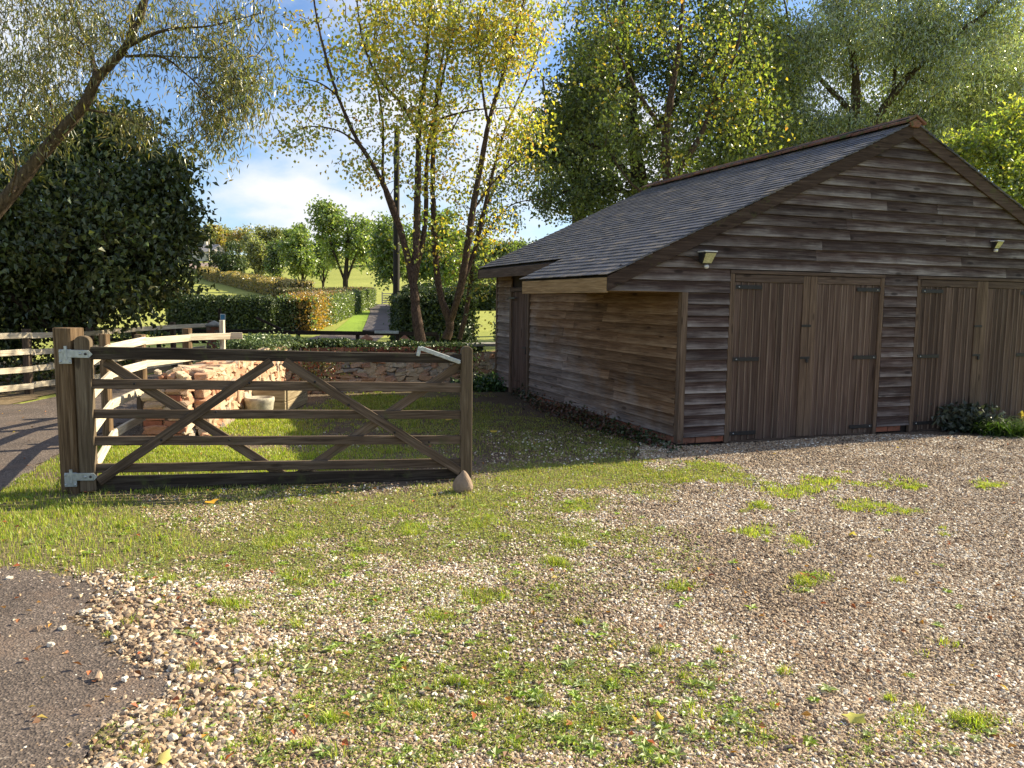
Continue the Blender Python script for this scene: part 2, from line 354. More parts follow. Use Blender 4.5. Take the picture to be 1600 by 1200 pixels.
# ------------------------------------------------------------------ ground cover layout
# photo-plan ellipses turned into ground densities: px, py, rx, ry, amount (all on the ground plane)
def _f(P2, els, soft=1.0):
    px, py = P2; d = np.zeros_like(px)
    for (cx, cy, rx, ry, a) in els:
        q = ((px - cx) / rx) ** 2 + ((py - cy) / ry) ** 2
        d = np.maximum(d, a * np.clip(1.25 - q, 0, 1))
    return d
LUSH = [(40, 840, 190, 62, 1.0), (0, 790, 110, 60, 1), (110, 815, 130, 42, .95), (80, 870, 110, 25, 1), (230, 850, 110, 34, .45),
        (300, 720, 240, 24, 1.0), (250, 745, 160, 22, .9), (560, 712, 150, 24, .38), (620, 630, 110, 14, .5), (560, 650, 120, 14, .2), (400, 665, 120, 22, .5),
        (850, 690, 170, 40, .2), (700, 655, 120, 30, .2), (1270, 757, 60, 11, 1.0), (1230, 770, 50, 12, .9), (1352, 789, 52, 10, .95), (1180, 760, 70, 14, .5),
        (1175, 831, 38, 9, .95), (1245, 845, 14, 8, .9), (1190, 793, 14, 5, .9), (1420, 762, 30, 6, .5), (1555, 760, 30, 5, .5), (1380, 757, 50, 8, .45)]
MID = [(430, 776, 290, 20, .6), (450, 795, 300, 24, .55), (330, 830, 190, 45, .5), (480, 850, 190, 40, .5), (600, 790, 150, 30, .6), (760, 775, 120, 32, .85), (700, 790, 70, 26, .9),
       (850, 748, 120, 20, 1.0), (960, 738, 110, 15, 1.25), (1060, 742, 100, 13, 1.25), (1150, 748, 60, 10, 1.0), (1010, 765, 70, 14, .6), (900, 790, 90, 14, .5), (820, 830, 120, 24, .55), (960, 835, 120, 14, .35),
       (640, 860, 140, 26, .45), (760, 930, 36, 14, .95), (675, 965, 24, 6, .7), (872, 882, 20, 12, .95), (1062, 917, 22, 8, .95), (1267, 908, 22, 9, .9), (645, 828, 26, 11, .95),
       (470, 905, 30, 14, .9), (440, 845, 36, 16, .9), (362, 948, 20, 9, .95), (530, 880, 60, 22, .5), (895, 792, 26, 11, .9), (750, 820, 36, 14, .8), (610, 800, 40, 14, .7),
       (1530, 1135, 40, 14, .9), (1400, 800, 40, 6, .5), (1110, 730, 40, 8, .6), (895, 850, 30, 10, .8), (690, 690, 40, 10, .5), (395, 880, 60, 20, .6), (230, 905, 40, 12, .8), (300, 905, 50, 10, .6)]
SHADE_EARTH = [(830, 665, 230, 58, 1.0), (1010, 700, 70, 22, .8), (600, 655, 150, 40, .7), (640, 690, 110, 26, .5)]  # soil and litter, darkened to paint the shed's shade into ground and grass
MOSS = [(620, 930, 420, 90, .42), (760, 1080, 420, 110, .62), (760, 1080, 300, 70, .75), (600, 1150, 330, 70, .8), (900, 1150, 300, 70, .85), (1080, 1100, 130, 60, .6), (420, 1100, 160, 60, .35), (560, 1020, 200, 40, .4), (880, 990, 130, 40, .35), (1250, 1170, 160, 50, .45),
        (180, 1150, 60, 40, .7), (220, 1090, 40, 20, .6), (420, 870, 260, 46, .7), (700, 830, 300, 60, .5), (900, 860, 200, 50, .45), (600, 930, 240, 40, .3), (1440, 1150, 100, 40, .35), (700, 640, 200, 60, .4), (900, 690, 180, 30, .4)]
def pnoise(x, y, s, seed=0):       # cheap smooth value noise
    xs = x * s + seed * 13.7; ys = y * s + seed * 7.3
    xi = np.floor(xs).astype(int); yi = np.floor(ys).astype(int); fx = xs - xi; fy = ys - yi
    fx = fx * fx * (3 - 2 * fx); fy = fy * fy * (3 - 2 * fy)
    def h(a, b): 
        v = np.sin(a * 127.1 + b * 311.7 + seed * 74.7) * 43758.5453
        return v - np.floor(v)
    return (h(xi, yi) * (1 - fx) + h(xi + 1, yi) * fx) * (1 - fy) + (h(xi, yi + 1) * (1 - fx) + h(xi + 1, yi + 1) * fx) * fy
def fbm(x, y, s, seed=0): return (pnoise(x, y, s, seed) + .5 * pnoise(x, y, s * 2.1, seed + 1) + .25 * pnoise(x, y, s * 4.3, seed + 2)) / 1.75
def covers(x, y):
    P = np.stack([x, y, np.zeros_like(x)], -1); px, py = proj(P)
    # wobble edges
    px = px + (fbm(x, y, 2.2, 5) - .5) * 90 + (fbm(x, y, 9, 6) - .5) * 40; py = py + (fbm(x, y, 2.4, 9) - .5) * 30 + (fbm(x, y, 9, 8) - .5) * 18
    lush = _f((px, py), LUSH); mid = _f((px, py), MID); moss = _f((px, py), MOSS)
    return lush, mid, moss
# asphalt apron outline (bottom left) and lane
APR = [(0, 889), (62, 892), (112, 903), (150, 922), (150, 945), (118, 968), (150, 1000), (205, 1040), (255, 1052), (268, 1082), (215, 1098), (180, 1128), (160, 1160), (128, 1200)]
APRW = [g(*p)[:2] for p in APR]
APRW = [(-9, 5.2), (-5, 4.95)] + [tuple(p) for p in APRW] + [(-1.2, 1.6), (-1.5, -3), (-9, -3)]
ROADW = [(-16, 9.9), (-9, 7.6), (-6.2, 7.05)] + [tuple(g(*p)[:2]) for p in [(0, 772), (45, 741), (92, 712)]] + [(-4.45, 8.3), (-4.95, 9.6), (-4.85, 11.2), (-4.5, 13), (-4.6, 19), (-5.2, 30), (-5.6, 36)] + \
        [(-8.2, 36), (-8.0, 28), (-7.6, 20), (-7.4, 15), (-7.2, 11.6), (-8.6, 10.95), (-12, 11.4), (-16, 13)]
def inpoly(x, y, poly):
    c = np.zeros(x.shape, bool); n = len(poly)
    for i in range(n):
        x1, y1 = poly[i]; x2, y2 = poly[(i + 1) % n]
        k = ((y1 > y) != (y2 > y)) & (x < (x2 - x1) * (y - y1) / ((y2 - y1) or 1e-9) + x1); c ^= k
    return c
def distpoly(x, y, poly):
    d = np.full(x.shape, 1e9); n = len(poly)
    for i in range(n):
        a = np.array(poly[i]); b = np.array(poly[(i + 1) % n]); ab = b - a
        t_ = np.clip(((x - a[0]) * ab[0] + (y - a[1]) * ab[1]) / (ab @ ab + 1e-9), 0, 1)
        d = np.minimum(d, np.hypot(x - a[0] - t_ * ab[0], y - a[1] - t_ * ab[1]))
    return np.where(inpoly(x, y, poly), -d, d)
U2 = np.array([0.93387, 0.35760]); V2 = np.array([-0.35760, 0.93387]); O2 = np.array([1.884, 8.862])
def shedw(u, v, z=0): p = O2 + U2 * u + V2 * v; return Vector((p[0], p[1], z))
def inshed(x, y, pad=0.0):
    u = (x - O2[0]) * U2[0] + (y - O2[1]) * U2[1]; v = (x - O2[0]) * V2[0] + (y - O2[1]) * V2[1]
    return (u > -pad) & (u < 6.27 + pad) & (v > -pad) & (v < 6.05 + pad)

# ------------------------------------------------------------------ ground meshes
def gridmesh(name, xs, ys, zf, attrs=None, mat=None, mask=None):
    X, Y = np.meshgrid(xs, ys); Z = zf(X, Y); V = np.stack([X, Y, Z], -1).reshape(-1, 3)
    nx = len(xs); i = np.arange((len(ys) - 1) * (nx - 1)); r, c = i // (nx - 1), i % (nx - 1)
    F = np.stack([r * nx + c, r * nx + c + 1, (r + 1) * nx + c + 1, (r + 1) * nx + c], -1)
    if mask is not None:
        cx = (X[:-1, :-1] + X[1:, 1:]).ravel() / 2; cy = (Y[:-1, :-1] + Y[1:, 1:]).ravel() / 2
        F = F[mask(cx, cy)]; used = np.unique(F); remap = np.zeros(len(V), int); remap[used] = np.arange(len(used)); V = V[used]; F = remap[F]
    cols = attrs(V[:, 0], V[:, 1]) if attrs else None
    return fast_mesh(name, V, F, cols, True, mat)
def microz(x, y): return 0.018 * (fbm(x, y, 1.3, 3) - .5) + 0.008 * (fbm(x, y, 6, 4) - .5)
def yard_cols(x, y):
    l, m_, s = covers(x, y); apr = distpoly(x, y, APRW)
    px, py = proj(np.stack([x, y, 0 * x], -1)); e = _f((px, py), SHADE_EARTH)
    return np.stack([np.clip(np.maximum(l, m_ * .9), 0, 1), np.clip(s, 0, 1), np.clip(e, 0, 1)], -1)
# yard material: R grass, G moss/soil, B brown earth with painted shade
m, t, b = mat('yard_soil_and_gravel', 0.95, 0.15)
a = N(t, 'ShaderNodeAttribute'); a.attribute_name = 'col'; sp = N(t, 'ShaderNodeSeparateColor'); t.links.new(a.outputs['Color'], sp.inputs[0])
v, _, c = ocoord(t, rnd=False)
vo = N(t, 'ShaderNodeTexVoronoi'); vo.inputs['Scale'].default_value = 52; t.links.new(v, vo.inputs['Vector'])
peb = ramp(t, vo.outputs['Color'], [(0.0, (0.11, 0.08, 0.055)), (0.3, (0.20, 0.15, 0.105)), (0.6, (0.26, 0.19, 0.13)), (0.85, (0.42, 0.35, 0.26)), (1.0, (0.17, 0.11, 0.075))])
peb = mix(t, ramp(t, vo.outputs['Distance'], [(0.25, (0, 0, 0)), (0.6, (1, 1, 1))]), peb, (0.06, 0.042, 0.028))
n1 = noise(t, v, 3, 6, .65); n2 = noise(t, v, 45, 4, .6)
soil = ramp(t, n2, [(0.3, (0.085, 0.06, 0.042)), (0.7, (0.22, 0.165, 0.115))])
mossc = ramp(t, n2, [(0.3, (0.085, 0.09, 0.022)), (0.7, (0.25, 0.25, 0.07))])
fine = ramp(t, noise(t, v, 130, 3, .7), [(0.4, (0.085, 0.06, 0.04)), (0.62, (0.27, 0.205, 0.145))])
gravel = mix(t, ramp(t, n1, [(0.42, (0, 0, 0)), (0.6, (.8,) * 3)]), peb, fine)
c1 = mix(t, ramp(t, math_(t, 'MULTIPLY', sp.outputs[1], math_(t, 'ADD', n1, .5)), [(0.05, (0, 0, 0)), (0.5, (.9,) * 3)]), gravel, mix(t, ramp(t, noise(t, v, 9, 5, .7), [(0.45, (0, 0, 0)), (0.58, (1,) * 3)]), soil, mossc))
c2 = mix(t, ramp(t, sp.outputs[0], [(0.15, (0, 0, 0)), (0.5, (1,) * 3)]), c1, mix(t, .35, soil, mossc))
c2 = mix(t, ramp(t, math_(t, 'ADD', sp.outputs[2], math_(t, 'MULTIPLY', math_(t, 'SUBTRACT', n1, .5), 1.2)), [(0.25, (0, 0, 0)), (0.6, (.9,) * 3)]), c2, ramp(t, n2, [(0.3, (0.045, 0.03, 0.02)), (0.7, (0.13, 0.09, 0.06))]))  # dark brown litter soil, with the shade mixed into its colour
t.links.new(c2, b.inputs['Base Color'])
bump(t, b, math_(t, 'ADD', math_(t, 'MULTIPLY', vo.outputs['Distance'], -1), n2), .7, .012); M['yard'] = m

def asphalt(name, a_, b_):
    m, t, b = mat(name, 0.85, 0.3)
    v, _, c = ocoord(t, rnd=False); vo = N(t, 'ShaderNodeTexVoronoi'); vo.inputs['Scale'].default_value = 95; t.links.new(v, vo.inputs['Vector'])
    agg = ramp(t, vo.outputs['Color'], [(0, a_), (0.6, tuple((p + q) / 2 for p, q in zip(a_, b_))), (0.9, b_), (1, (0.42, 0.36, 0.33))])
    big = ramp(t, noise(t, v, 1.4, 6, .65), [(0.35, (0.75, 0.72, 0.72)), (0.65, (1.25, 1.2, 1.18))])
    col = mix(t, 1.0, agg, big, 'MULTIPLY')
    col = mix(t, ramp(t, noise(t, v, 2.7, 6, .7), [(0.52, (0, 0, 0)), (0.66, (.65,) * 3)]), col, (0.17, 0.12, 0.09))
    col = mix(t, ramp(t, noise(t, v, 34, 4, .7), [(0.6, (0, 0, 0)), (0.68, (.6,) * 3)]), col, (0.36, 0.31, 0.26))
    t.links.new(col, b.inputs['Base Color']); bump(t, b, math_(t, 'ADD', vo.outputs['Distance'], noise(t, v, 60, 3)), .8, .006); return m
M['asphalt'] = asphalt('asphalt_worn', (0.050, 0.041, 0.035), (0.19, 0.155, 0.13))

def field_mat(name, c_a, c_b, c_c):
    m, t, b = mat(name, 0.95, 0.1)
    v, _, c = ocoord(t, rnd=False)
    n1 = noise(t, v, 0.06, 6, .6); n2 = noise(t, v, 1.6, 5, .7); n3 = noise(t, v, 9, 3, .7)
    col = ramp(t, n1, [(0.35, c_a), (0.6, c_b), (0.75, c_c)])
    col = mix(t, .7, col, ramp(t, math_(t, 'ADD', math_(t, 'MULTIPLY', n2, .5), math_(t, 'MULTIPLY', n3, .5)), [(0.35, (0.6, .62, .5)), (0.65, (1.35, 1.3, 1.2))]), 'MULTIPLY')
    t.links.new(col, b.inputs['Base Color']); bump(t, b, n3, .5, .05); return m
M['field'] = field_mat('pasture', (0.25, 0.28, 0.07), (0.34, 0.36, 0.10), (0.42, 0.41, 0.14))

# nested sheets: near yard (fine), then outer ground with a hole exactly where the yard is
xs = np.arange(-6.2, 7.21, 0.05); ys = np.arange(1.2, 15.61, 0.05)
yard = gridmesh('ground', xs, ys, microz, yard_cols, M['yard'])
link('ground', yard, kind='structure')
x0, x1, y0, y1 = xs[0], xs[-1], ys[0], ys[-1]
xo = np.concatenate([-np.geomspace(3000, 20, 26), np.linspace(-18, x0, 14), np.linspace(x0, x1, 20)[1:], np.linspace(x1, 20, 12)[1:], np.geomspace(22, 3000, 26)])
yo = np.concatenate([[-3000, -800, -200, -60, -20, -8, -3, 0], [y0], np.linspace(y0, y1, 14)[1:], np.linspace(y1, 30, 12)[1:], np.linspace(32, 150, 50), np.linspace(154, 420, 60), np.geomspace(440, 5000, 14)])
hole = lambda cx, cy: ~((cx > x0 + 1e-6) & (cx < x1 - 1e-6) & (cy > y0 + 1e-6) & (cy < y1 - 1e-6))
link('field', gridmesh('field', xo, yo, lambda X, Y: terr(X, Y) - 0.0, None, M['field'], hole), kind='structure')
def sheet(name, poly, zf, mt, step=0.08, kind='structure', wob=0.05):
    a = np.array(poly); xs = np.arange(a[:, 0].min() - .1, a[:, 0].max() + .1, step); ys = np.arange(a[:, 1].min() - .1, a[:, 1].max() + .1, step)
    mk = lambda x, y: distpoly(x, y, poly) < (fbm(x, y, 3.5, 11) - .5) * 2 * wob
    return link(name, gridmesh(name, xs, ys, zf, None, mt, mk), kind=kind)
sheet('driveway', [(max(x, -6.1), y) if y > 1.25 else (max(x, -6.1), 1.25) for x, y in APRW], lambda X, Y: microz(X, Y) + 0.007, M['asphalt'], 0.035, wob=.07)
sheet('road', ROADW, lambda X, Y: microz(X, Y) * ((X > -6.2) & (Y < 15.6)) + terr(X, Y) + 0.009, M['asphalt'], 0.08, wob=.05)
# leaf-strewn earth verge beyond the road and the lane going away between hedges
M['verge'] = field_mat('earth_verge', (0.16, 0.12, 0.08), (0.26, 0.20, 0.13), (0.20, 0.18, 0.08))
sheet('verge', [(-16, 13), (-12, 11.2), (-8.6, 10.95), (-7.35, 11.5), (-7.5, 14.8), (-7.7, 19), (-16, 19)], lambda X, Y: 0.013 + 0 * X, M['verge'], 0.12, wob=.12)
lane_l = [gt(566, 520), gt(574, 500), gt(579, 487), gt(575, 477)]; lane_r = [gt(640, 520), gt(634, 500), gt(620, 487), gt(606, 476)]
def strip(name, L, Rr, mt, dz=0.012, sub=6, kind='structure'):
    V = []; F = []; n = len(L)
    pts = []
    for i in range(n - 1):
        for k in range(sub + (i == n - 2)):
            f = k / sub; a_ = L[i] * (1 - f) + L[i + 1] * f; b_ = Rr[i] * (1 - f) + Rr[i + 1] * f; pts.append((a_, b_))
    for a_, b_ in pts:
        for q in np.linspace(0, 1, 5):
            p = a_ * (1 - q) + b_ * q; V.append((p[0], p[1], float(terr(p[0], p[1])) + dz))
    for i in range(len(pts) - 1):
        for j in range(4): F.append((i * 5 + j, i * 5 + j + 1, (i + 1) * 5 + j + 1, (i + 1) * 5 + j))
    return link(name, fast_mesh(name, np.array(V), F, None, True, mt), kind=kind)
M['lane'] = simple('lane_surface', (0.13, 0.11, 0.105), 0.9, 0, 1.5, .25, .1)
strip('lane', [np.array([-8.3, 36, 0]), *lane_l], [np.array([-5.2, 36, 0]), *lane_r], M['lane'], 0.03)
M['mown'] = field_mat('mown_verge_grass', (0.20, 0.30, 0.05), (0.26, 0.38, 0.06), (0.32, 0.42, 0.09))
strip('lane_verge', [gt(520, 521), gt(545, 500), gt(560, 487)], [gt(565.5, 520), gt(573.5, 500), gt(578, 487)], M['mown'], 0.035)

# ------------------------------------------------------------------ tree engine
def tube(pts, rad, n=6):
    pts = np.asarray(pts, float); k = len(pts); T = np.gradient(pts, axis=0); T = nrm(T)
    ref = np.array([0.3, 0.9, 0.2]); A = nrm(np.cross(T, ref)); B = np.cross(T, A)
    an = np.linspace(0, 2 * np.pi, n, endpoint=False); rad = np.asarray(rad, float)
    V = pts[:, None, :] + rad[:, None, None] * (A[:, None, :] * np.cos(an)[None, :, None] + B[:, None, :] * np.sin(an)[None, :, None])
    V = V.reshape(-1, 3); F = []
    i = np.arange(k - 1)[:, None] * n; j = np.arange(n)[None, :]; j2 = (j + 1) % n
    F = np.stack([i + j, i + j2, i + n + j2, i + n + j], -1).reshape(-1, 4)
    return V, F
def smooth_path(pts, rad, sub=5, wob=0.0):
    pts = np.asarray(pts, float); n = len(pts); P = np.vstack([2 * pts[0] - pts[1], pts, 2 * pts[-1] - pts[-2]]); out = []; ro = []
    for i in range(n - 1):
        p0, p1, p2, p3 = P[i], P[i + 1], P[i + 2], P[i + 3]
        for q in np.linspace(0, 1, sub, endpoint=False):
            out.append(.5 * ((2 * p1) + (-p0 + p2) * q + (2 * p0 - 5 * p1 + 4 * p2 - p3) * q * q + (-p0 + 3 * p1 - 3 * p2 + p3) * q ** 3)); ro.append(rad[i] * (1 - q) + rad[i + 1] * q)
    out.append(pts[-1]); ro.append(rad[-1]); out = np.array(out)
    if wob: out[1:-1] += rng.normal(0, wob, out[1:-1].shape)
    return out, np.array(ro)

def blob_points(blobs, n, gap=0.75):
    """blobs: (px,py,rx,ry, d, dd, weight) in the photo's plan -> world cluster centres"""
    w = np.array([b[6] for b in blobs]); w = w / w.sum(); out = []
    idx = rng.choice(len(blobs), n, p=w)
    for i in idx:
        px, py, rx, ry, d, dd, _ = blobs[i]
        for _t in range(12):
            a = rng.uniform(-1.12, 1.12, 3); q = (a ** 2).sum()
            if q > 1.25: continue
            p = at(px + a[0] * rx, py + a[1] * ry, d + a[2] * dd)
            nz_ = mnoise.noise(Vector(p) * gap) + .5 * mnoise.noise(Vector(p) * gap * 2.3)
            if nz_ > -.12 + .38 * max(0, q - .35): break
        out.append(p)
    return np.array(out)

def tree(name, base, limbs, clusters, label, cat='tree', group=None, bark='bark', leafm='leaf', leaf=(0.07, 0.045), per=30, spread=0.35,
         pal=((0.05, 0.08, 0.02),), palw=None, droop=0.0, twig=0.006, colfn=None, sides=6, hang=0.0, keep=1.0, dirbias=None, jit=.25):
    """limbs: list of (points, radii) explicit; clusters: world points fed from the limbs by a greedy twig tree"""
    root = empty(name, base, label=label, cat=cat, group=group)
    base = np.array(base, float)
    nodes = []; plen = []; paths = []
    first = None; tv = []; tf = []; off = 0; lv = []; lf = []; loff = 0
    for li, (pts, rad) in enumerate(limbs):
        P, Rr = smooth_path(pts, rad, 6, wob=min(rad) * .25)
        V, F = tube(P, Rr * (1 + rng.normal(0, .05, len(Rr))), 9)
        if li == 0: tv.append(V); tf.append(F + off); off += len(V)
        else: lv.append(V); lf.append(F + loff); loff += len(V)
        st = max(1, int(len(P) * (.3 if li == 0 else .0)))
        for q in range(st, len(P)):
            nodes.append(P[q]); plen.append(np.linalg.norm(P[q] - base))
    nodes = list(nodes); ends = []
    order = np.argsort([min(np.linalg.norm(np.array(nodes) - c, axis=1)) for c in clusters]) if len(clusters) else []
    NA = np.array(nodes); PL = np.array(plen)
    cnt = 0; buf = np.zeros((len(nodes) + len(clusters) * 3, 3)); bl = np.zeros(len(buf)); buf[:len(NA)] = NA; bl[:len(NA)] = PL; nn = len(NA)
    par_depth = np.zeros(len(buf))
    for ci in order:
        c = clusters[ci]; d = np.linalg.norm(buf[:nn] - c, axis=1)
        k = np.argmin(d + 0.25 * bl[:nn] + par_depth[:nn] * .05); a = buf[k]; L = d[k]
        mid1 = a * .66 + c * .34 + np.array([0, 0, .10 * L]) + rng.normal(0, .05 * L, 3); mid2 = a * .33 + c * .67 + np.array([0, 0, .12 * L - droop * L * .3]) + rng.normal(0, .05 * L, 3)
        P = np.array([a, mid1, mid2, c]); r0 = min(twig * (1.2 + 1.9 * L), 0.05); Rr = np.array([r0, r0 * .75, r0 * .5, twig * .5])
        V, F = tube(P, Rr, 4 if sides < 6 else 5); lv.append(V); lf.append(F + loff); loff += len(V)
        for q, pp in enumerate((mid1, mid2, c)):
            buf[nn] = pp; bl[nn] = bl[k] + L * (q + 1) / 3; par_depth[nn] = par_depth[k] + 1; nn += 1
        ends.append((mid2, c))
    V = np.concatenate(tv); F = np.concatenate(tf)
    link('trunk', fast_mesh('trunk', V - base, F, None, True, M[bark]), parent=root)
    if lv: link('branches', fast_mesh('branches', np.concatenate(lv) - base, np.concatenate(lf), None, True, M[bark]), parent=root, kind='stuff')
    if len(clusters):
        E1 = np.array([e[0] for e in ends]); E2 = np.array([e[1] for e in ends])
        n = len(ends) * per; idx = np.repeat(np.arange(len(ends)), per)
        f = rng.uniform(-.2, 1.25, n)[:, None]
        P = E1[idx] * (1 - f) + E2[idx] * f + rng.normal(0, spread * .5, (n, 3)) * np.array([1, 1, .75]) - np.array([0, 0, 1]) * np.abs(rng.normal(0, hang, n))[:, None]
        if keep < 1: sel = rng.random(n) < keep; P = P[sel]; idx = idx[sel]; n = len(P)
        D = rng.normal(0, 1, (n, 3)); D[:, 2] -= .5 + droop * 2
        Nn = rng.normal(0, .6, (n, 3)); Nn[:, 2] += .8
        pal_ = np.array(pal); w = None if palw is None else np.array(palw) / sum(palw)
        ccol = rng.choice(len(pal_), len(ends), p=w)       # cluster colour, with leaf-level mixing
        lc = ccol[idx]; sw = rng.random(n) < .35; lc[sw] = rng.choice(len(pal_), sw.sum(), p=w)
        Cc = pal_[lc] * rng.uniform(1 - jit, 1 + jit, (n, 1)) * np.array([1, 1, 1]) * (1 + rng.normal(0, .06, (n, 3)))
        if colfn is not None: Cc = colfn(P, Cc)
        L = leaf[0] * rng.uniform(.65, 1.25, n); Wd = leaf[1] * rng.uniform(.75, 1.2, n)
        V, F, C = leaves(P - base, D, Nn, L, Wd, np.clip(Cc, 0.002, .95))
        link('crown', fast_mesh('crown', V, F, C, False, M[leafm]), parent=root, kind='stuff')
    return root

def hedge(name, line, w, h, label, pal, n, leaf=.09, tuft=.12, cat='hedge', leafm='leafdark', palfn=None, zf=terr, group=None):
    """clipped hedge along a polyline: twiggy core mesh + leaf shell"""
    line = [np.array(p[:2], float) for p in line]; base = line[0]
    root = empty(name, (base[0], base[1], float(zf(base[0], base[1]))), label=label, cat=cat, group=group); bz = root.location.z
    mb = MB(); P = []; NN = []
    tot = sum(np.linalg.norm(line[i + 1] - line[i]) for i in range(len(line) - 1))
    for i in range(len(line) - 1):
        a, b_ = line[i], line[i + 1]; L = np.linalg.norm(b_ - a); d = (b_ - a) / L; s = np.array([d[1], -d[0]])
        ns = max(1, int(L / 4))
        for k in range(ns):
            p = a + (b_ - a) * k / ns; q = a + (b_ - a) * (k + 1) / ns; pm = (p + q) / 2
            z = float(zf(pm[0], pm[1])) - bz
            mb.beam((p[0] - base[0], p[1] - base[1], z + h * .45), (q[0] - base[0], q[1] - base[1], z + h * .45), w * .8, h * .88)
        m_ = max(4, int(n * L / tot)); u = rng.random(m_); f = rng.random(m_)
        side = rng.choice(3, m_, p=[.38, .38, .24])
        off = np.where(side == 0, w / 2, np.where(side == 1, -w / 2, rng.uniform(-.5, .5, m_) * w)); zz = np.where(side == 2, h, f * h)
        X = a[0] + d[0] * L * u + s[0] * off; Y = a[1] + d[1] * L * u + s[1] * off
        zz = zz * (1 + .06 * (fbm(X, Y, .8, 2) - .5)) + rng.normal(0, tuft * .5, m_)
        off2 = rng.normal(0, tuft * .6, m_)
        X = X + s[0] * off2; Y = Y + s[1] * off2
        for e_, pe in ((0, a), (1, b_)):
            if (e_ == 0 and i > 0) or (e_ == 1 and i < len(line) - 2): continue
            q_ = max(30, int(n * w / tot * .7)); o_ = rng.uniform(-.5, .5, q_) * w; sg = -1 if e_ == 0 else 1; dd = rng.normal(.05, tuft * .7, q_) * sg
            ex = pe[0] + s[0] * o_ + d[0] * dd; ey = pe[1] + s[1] * o_ + d[1] * dd
            P.append(np.stack([ex, ey, zf(ex, ey) + rng.random(q_) * h], -1)); NN.append(np.stack([np.full(q_, d[0] * sg), np.full(q_, d[1] * sg), np.full(q_, .3)], -1))
        P.append(np.stack([X, Y, zf(X, Y) + np.maximum(zz, 0.02)], -1))
        nv = np.stack([np.where(side < 2, s[0] * np.sign(off), 0), np.where(side < 2, s[1] * np.sign(off), 0), np.where(side == 2, 1., .35)], -1); NN.append(nv)
    mb.build('hedge_core', M['core'], root)
    P = np.concatenate(P); NN = np.concatenate(NN) + rng.normal(0, .5, (len(P), 3)); nn = len(P)
    pal_ = np.array(pal); C = pal_[rng.integers(0, len(pal_), nn)] * rng.uniform(.65, 1.3, (nn, 1))
    if palfn is not None: C = palfn(P, C)
    D = rng.normal(0, 1, (nn, 3)); D[:, 2] -= .3
    V, F, Cc = leaves(P - np.array([base[0], base[1], bz]), D, NN, leaf * rng.uniform(.6, 1.4, nn), leaf * .75 * rng.uniform(.6, 1.4, nn), np.clip(C, 0, .9))
    link('hedge_leaves', fast_mesh('hedge_leaves', V, F, Cc, False, M[leafm]), parent=root, kind='stuff')
    return root
M['core'] = simple('hedge_inner_twigs', (0.02, 0.022, 0.010), 1, 0, 5, .4, .3)
# ------------------------------------------------------------------ objects
_cache = {}
def obj_beam(name, p, q, w, h, mt, parent=None, up=(0, 0, 1), bevel=0.004, sag=0.0, **k):
    """one plank/bar from p to q (parent space); local x runs along it"""
    p = Vector(p); q = Vector(q); x = q - p; L = x.length; x.normalize(); y = Vector(up).cross(x).normalized(); z = x.cross(y)
    key = ('beam', round(L, 3), w, h, bevel, mt.name)
    if key not in _cache:
        mb = MB(); n = 1 if L < 0.6 else 3
        mb.box((0, 0, 0), (L, w, h)); me = mb.mesh(name, bevel=bevel); me.materials.append(mt); _cache[key] = me
    o = link(name, _cache[key], None, parent, **k)
    Mx = Matrix((x, y, z)).transposed().to_4x4(); Mx.translation = (p + q) / 2
    o.matrix_local = Mx; return o

# ================= SHED
SH = empty('wooden_shed', (O2[0], O2[1], 0), math.atan2(U2[1], U2[0]), label='long dark timber clad shed with slate roof and double doors beside the gravel yard', cat='shed')
K = 0.47; ZE = 1.90; UE = -0.97; UR = 3.14
def zroof(u): return ZE + K * ((u if u <= UR else 2 * UR - u) - UE)
mb = MB(); mb.prism([(0.02, -0.1), (6.26, -0.1), (6.26, 2.26), (UR, 3.72), (0.02, 2.26)], 0.03, 6.0)
mb.prism([(-0.93, 1.752), (0.018, 1.752), (0.018, 2.25), (-0.93, 1.81)], 0.004, 2.36)
mb.build('wall', M['dark_in'], SH)
# feather edge boards ------------------------------------------------
def feather(L, warp):
    key = ('fe', round(L, 2), warp)
    if key in _cache: return _cache[key]
    L = round(L, 2); mb = MB(); n = max(1, int(L / .45)); r = random.Random(hash(key) & 0xffff); prof = [(-.003, .026), (-.012, .026), (-.037, -.125), (-.010, -.125)]
    vs = []; 
    for i in range(n + 1):
        x = L * i / n; dz = r.uniform(-.0025, .0025) if 0 < i < n else 0; dy = r.uniform(-.002, .001)
        for (y, z) in prof: vs.append((x, y + (dy if z < 0 else 0), z + (dz if z < 0 else 0)))
    fs = [(0, 1, 2, 3), (n * 4 + 3, n * 4 + 2, n * 4 + 1, n * 4)]
    for i in range(n):
        for j in range(4): fs.append((i * 4 + j, (i + 1) * 4 + j, (i + 1) * 4 + (j + 1) % 4, i * 4 + (j + 1) % 4))
    mb.add(vs, fs); me = mb.mesh('board'); _cache[key] = me; return me
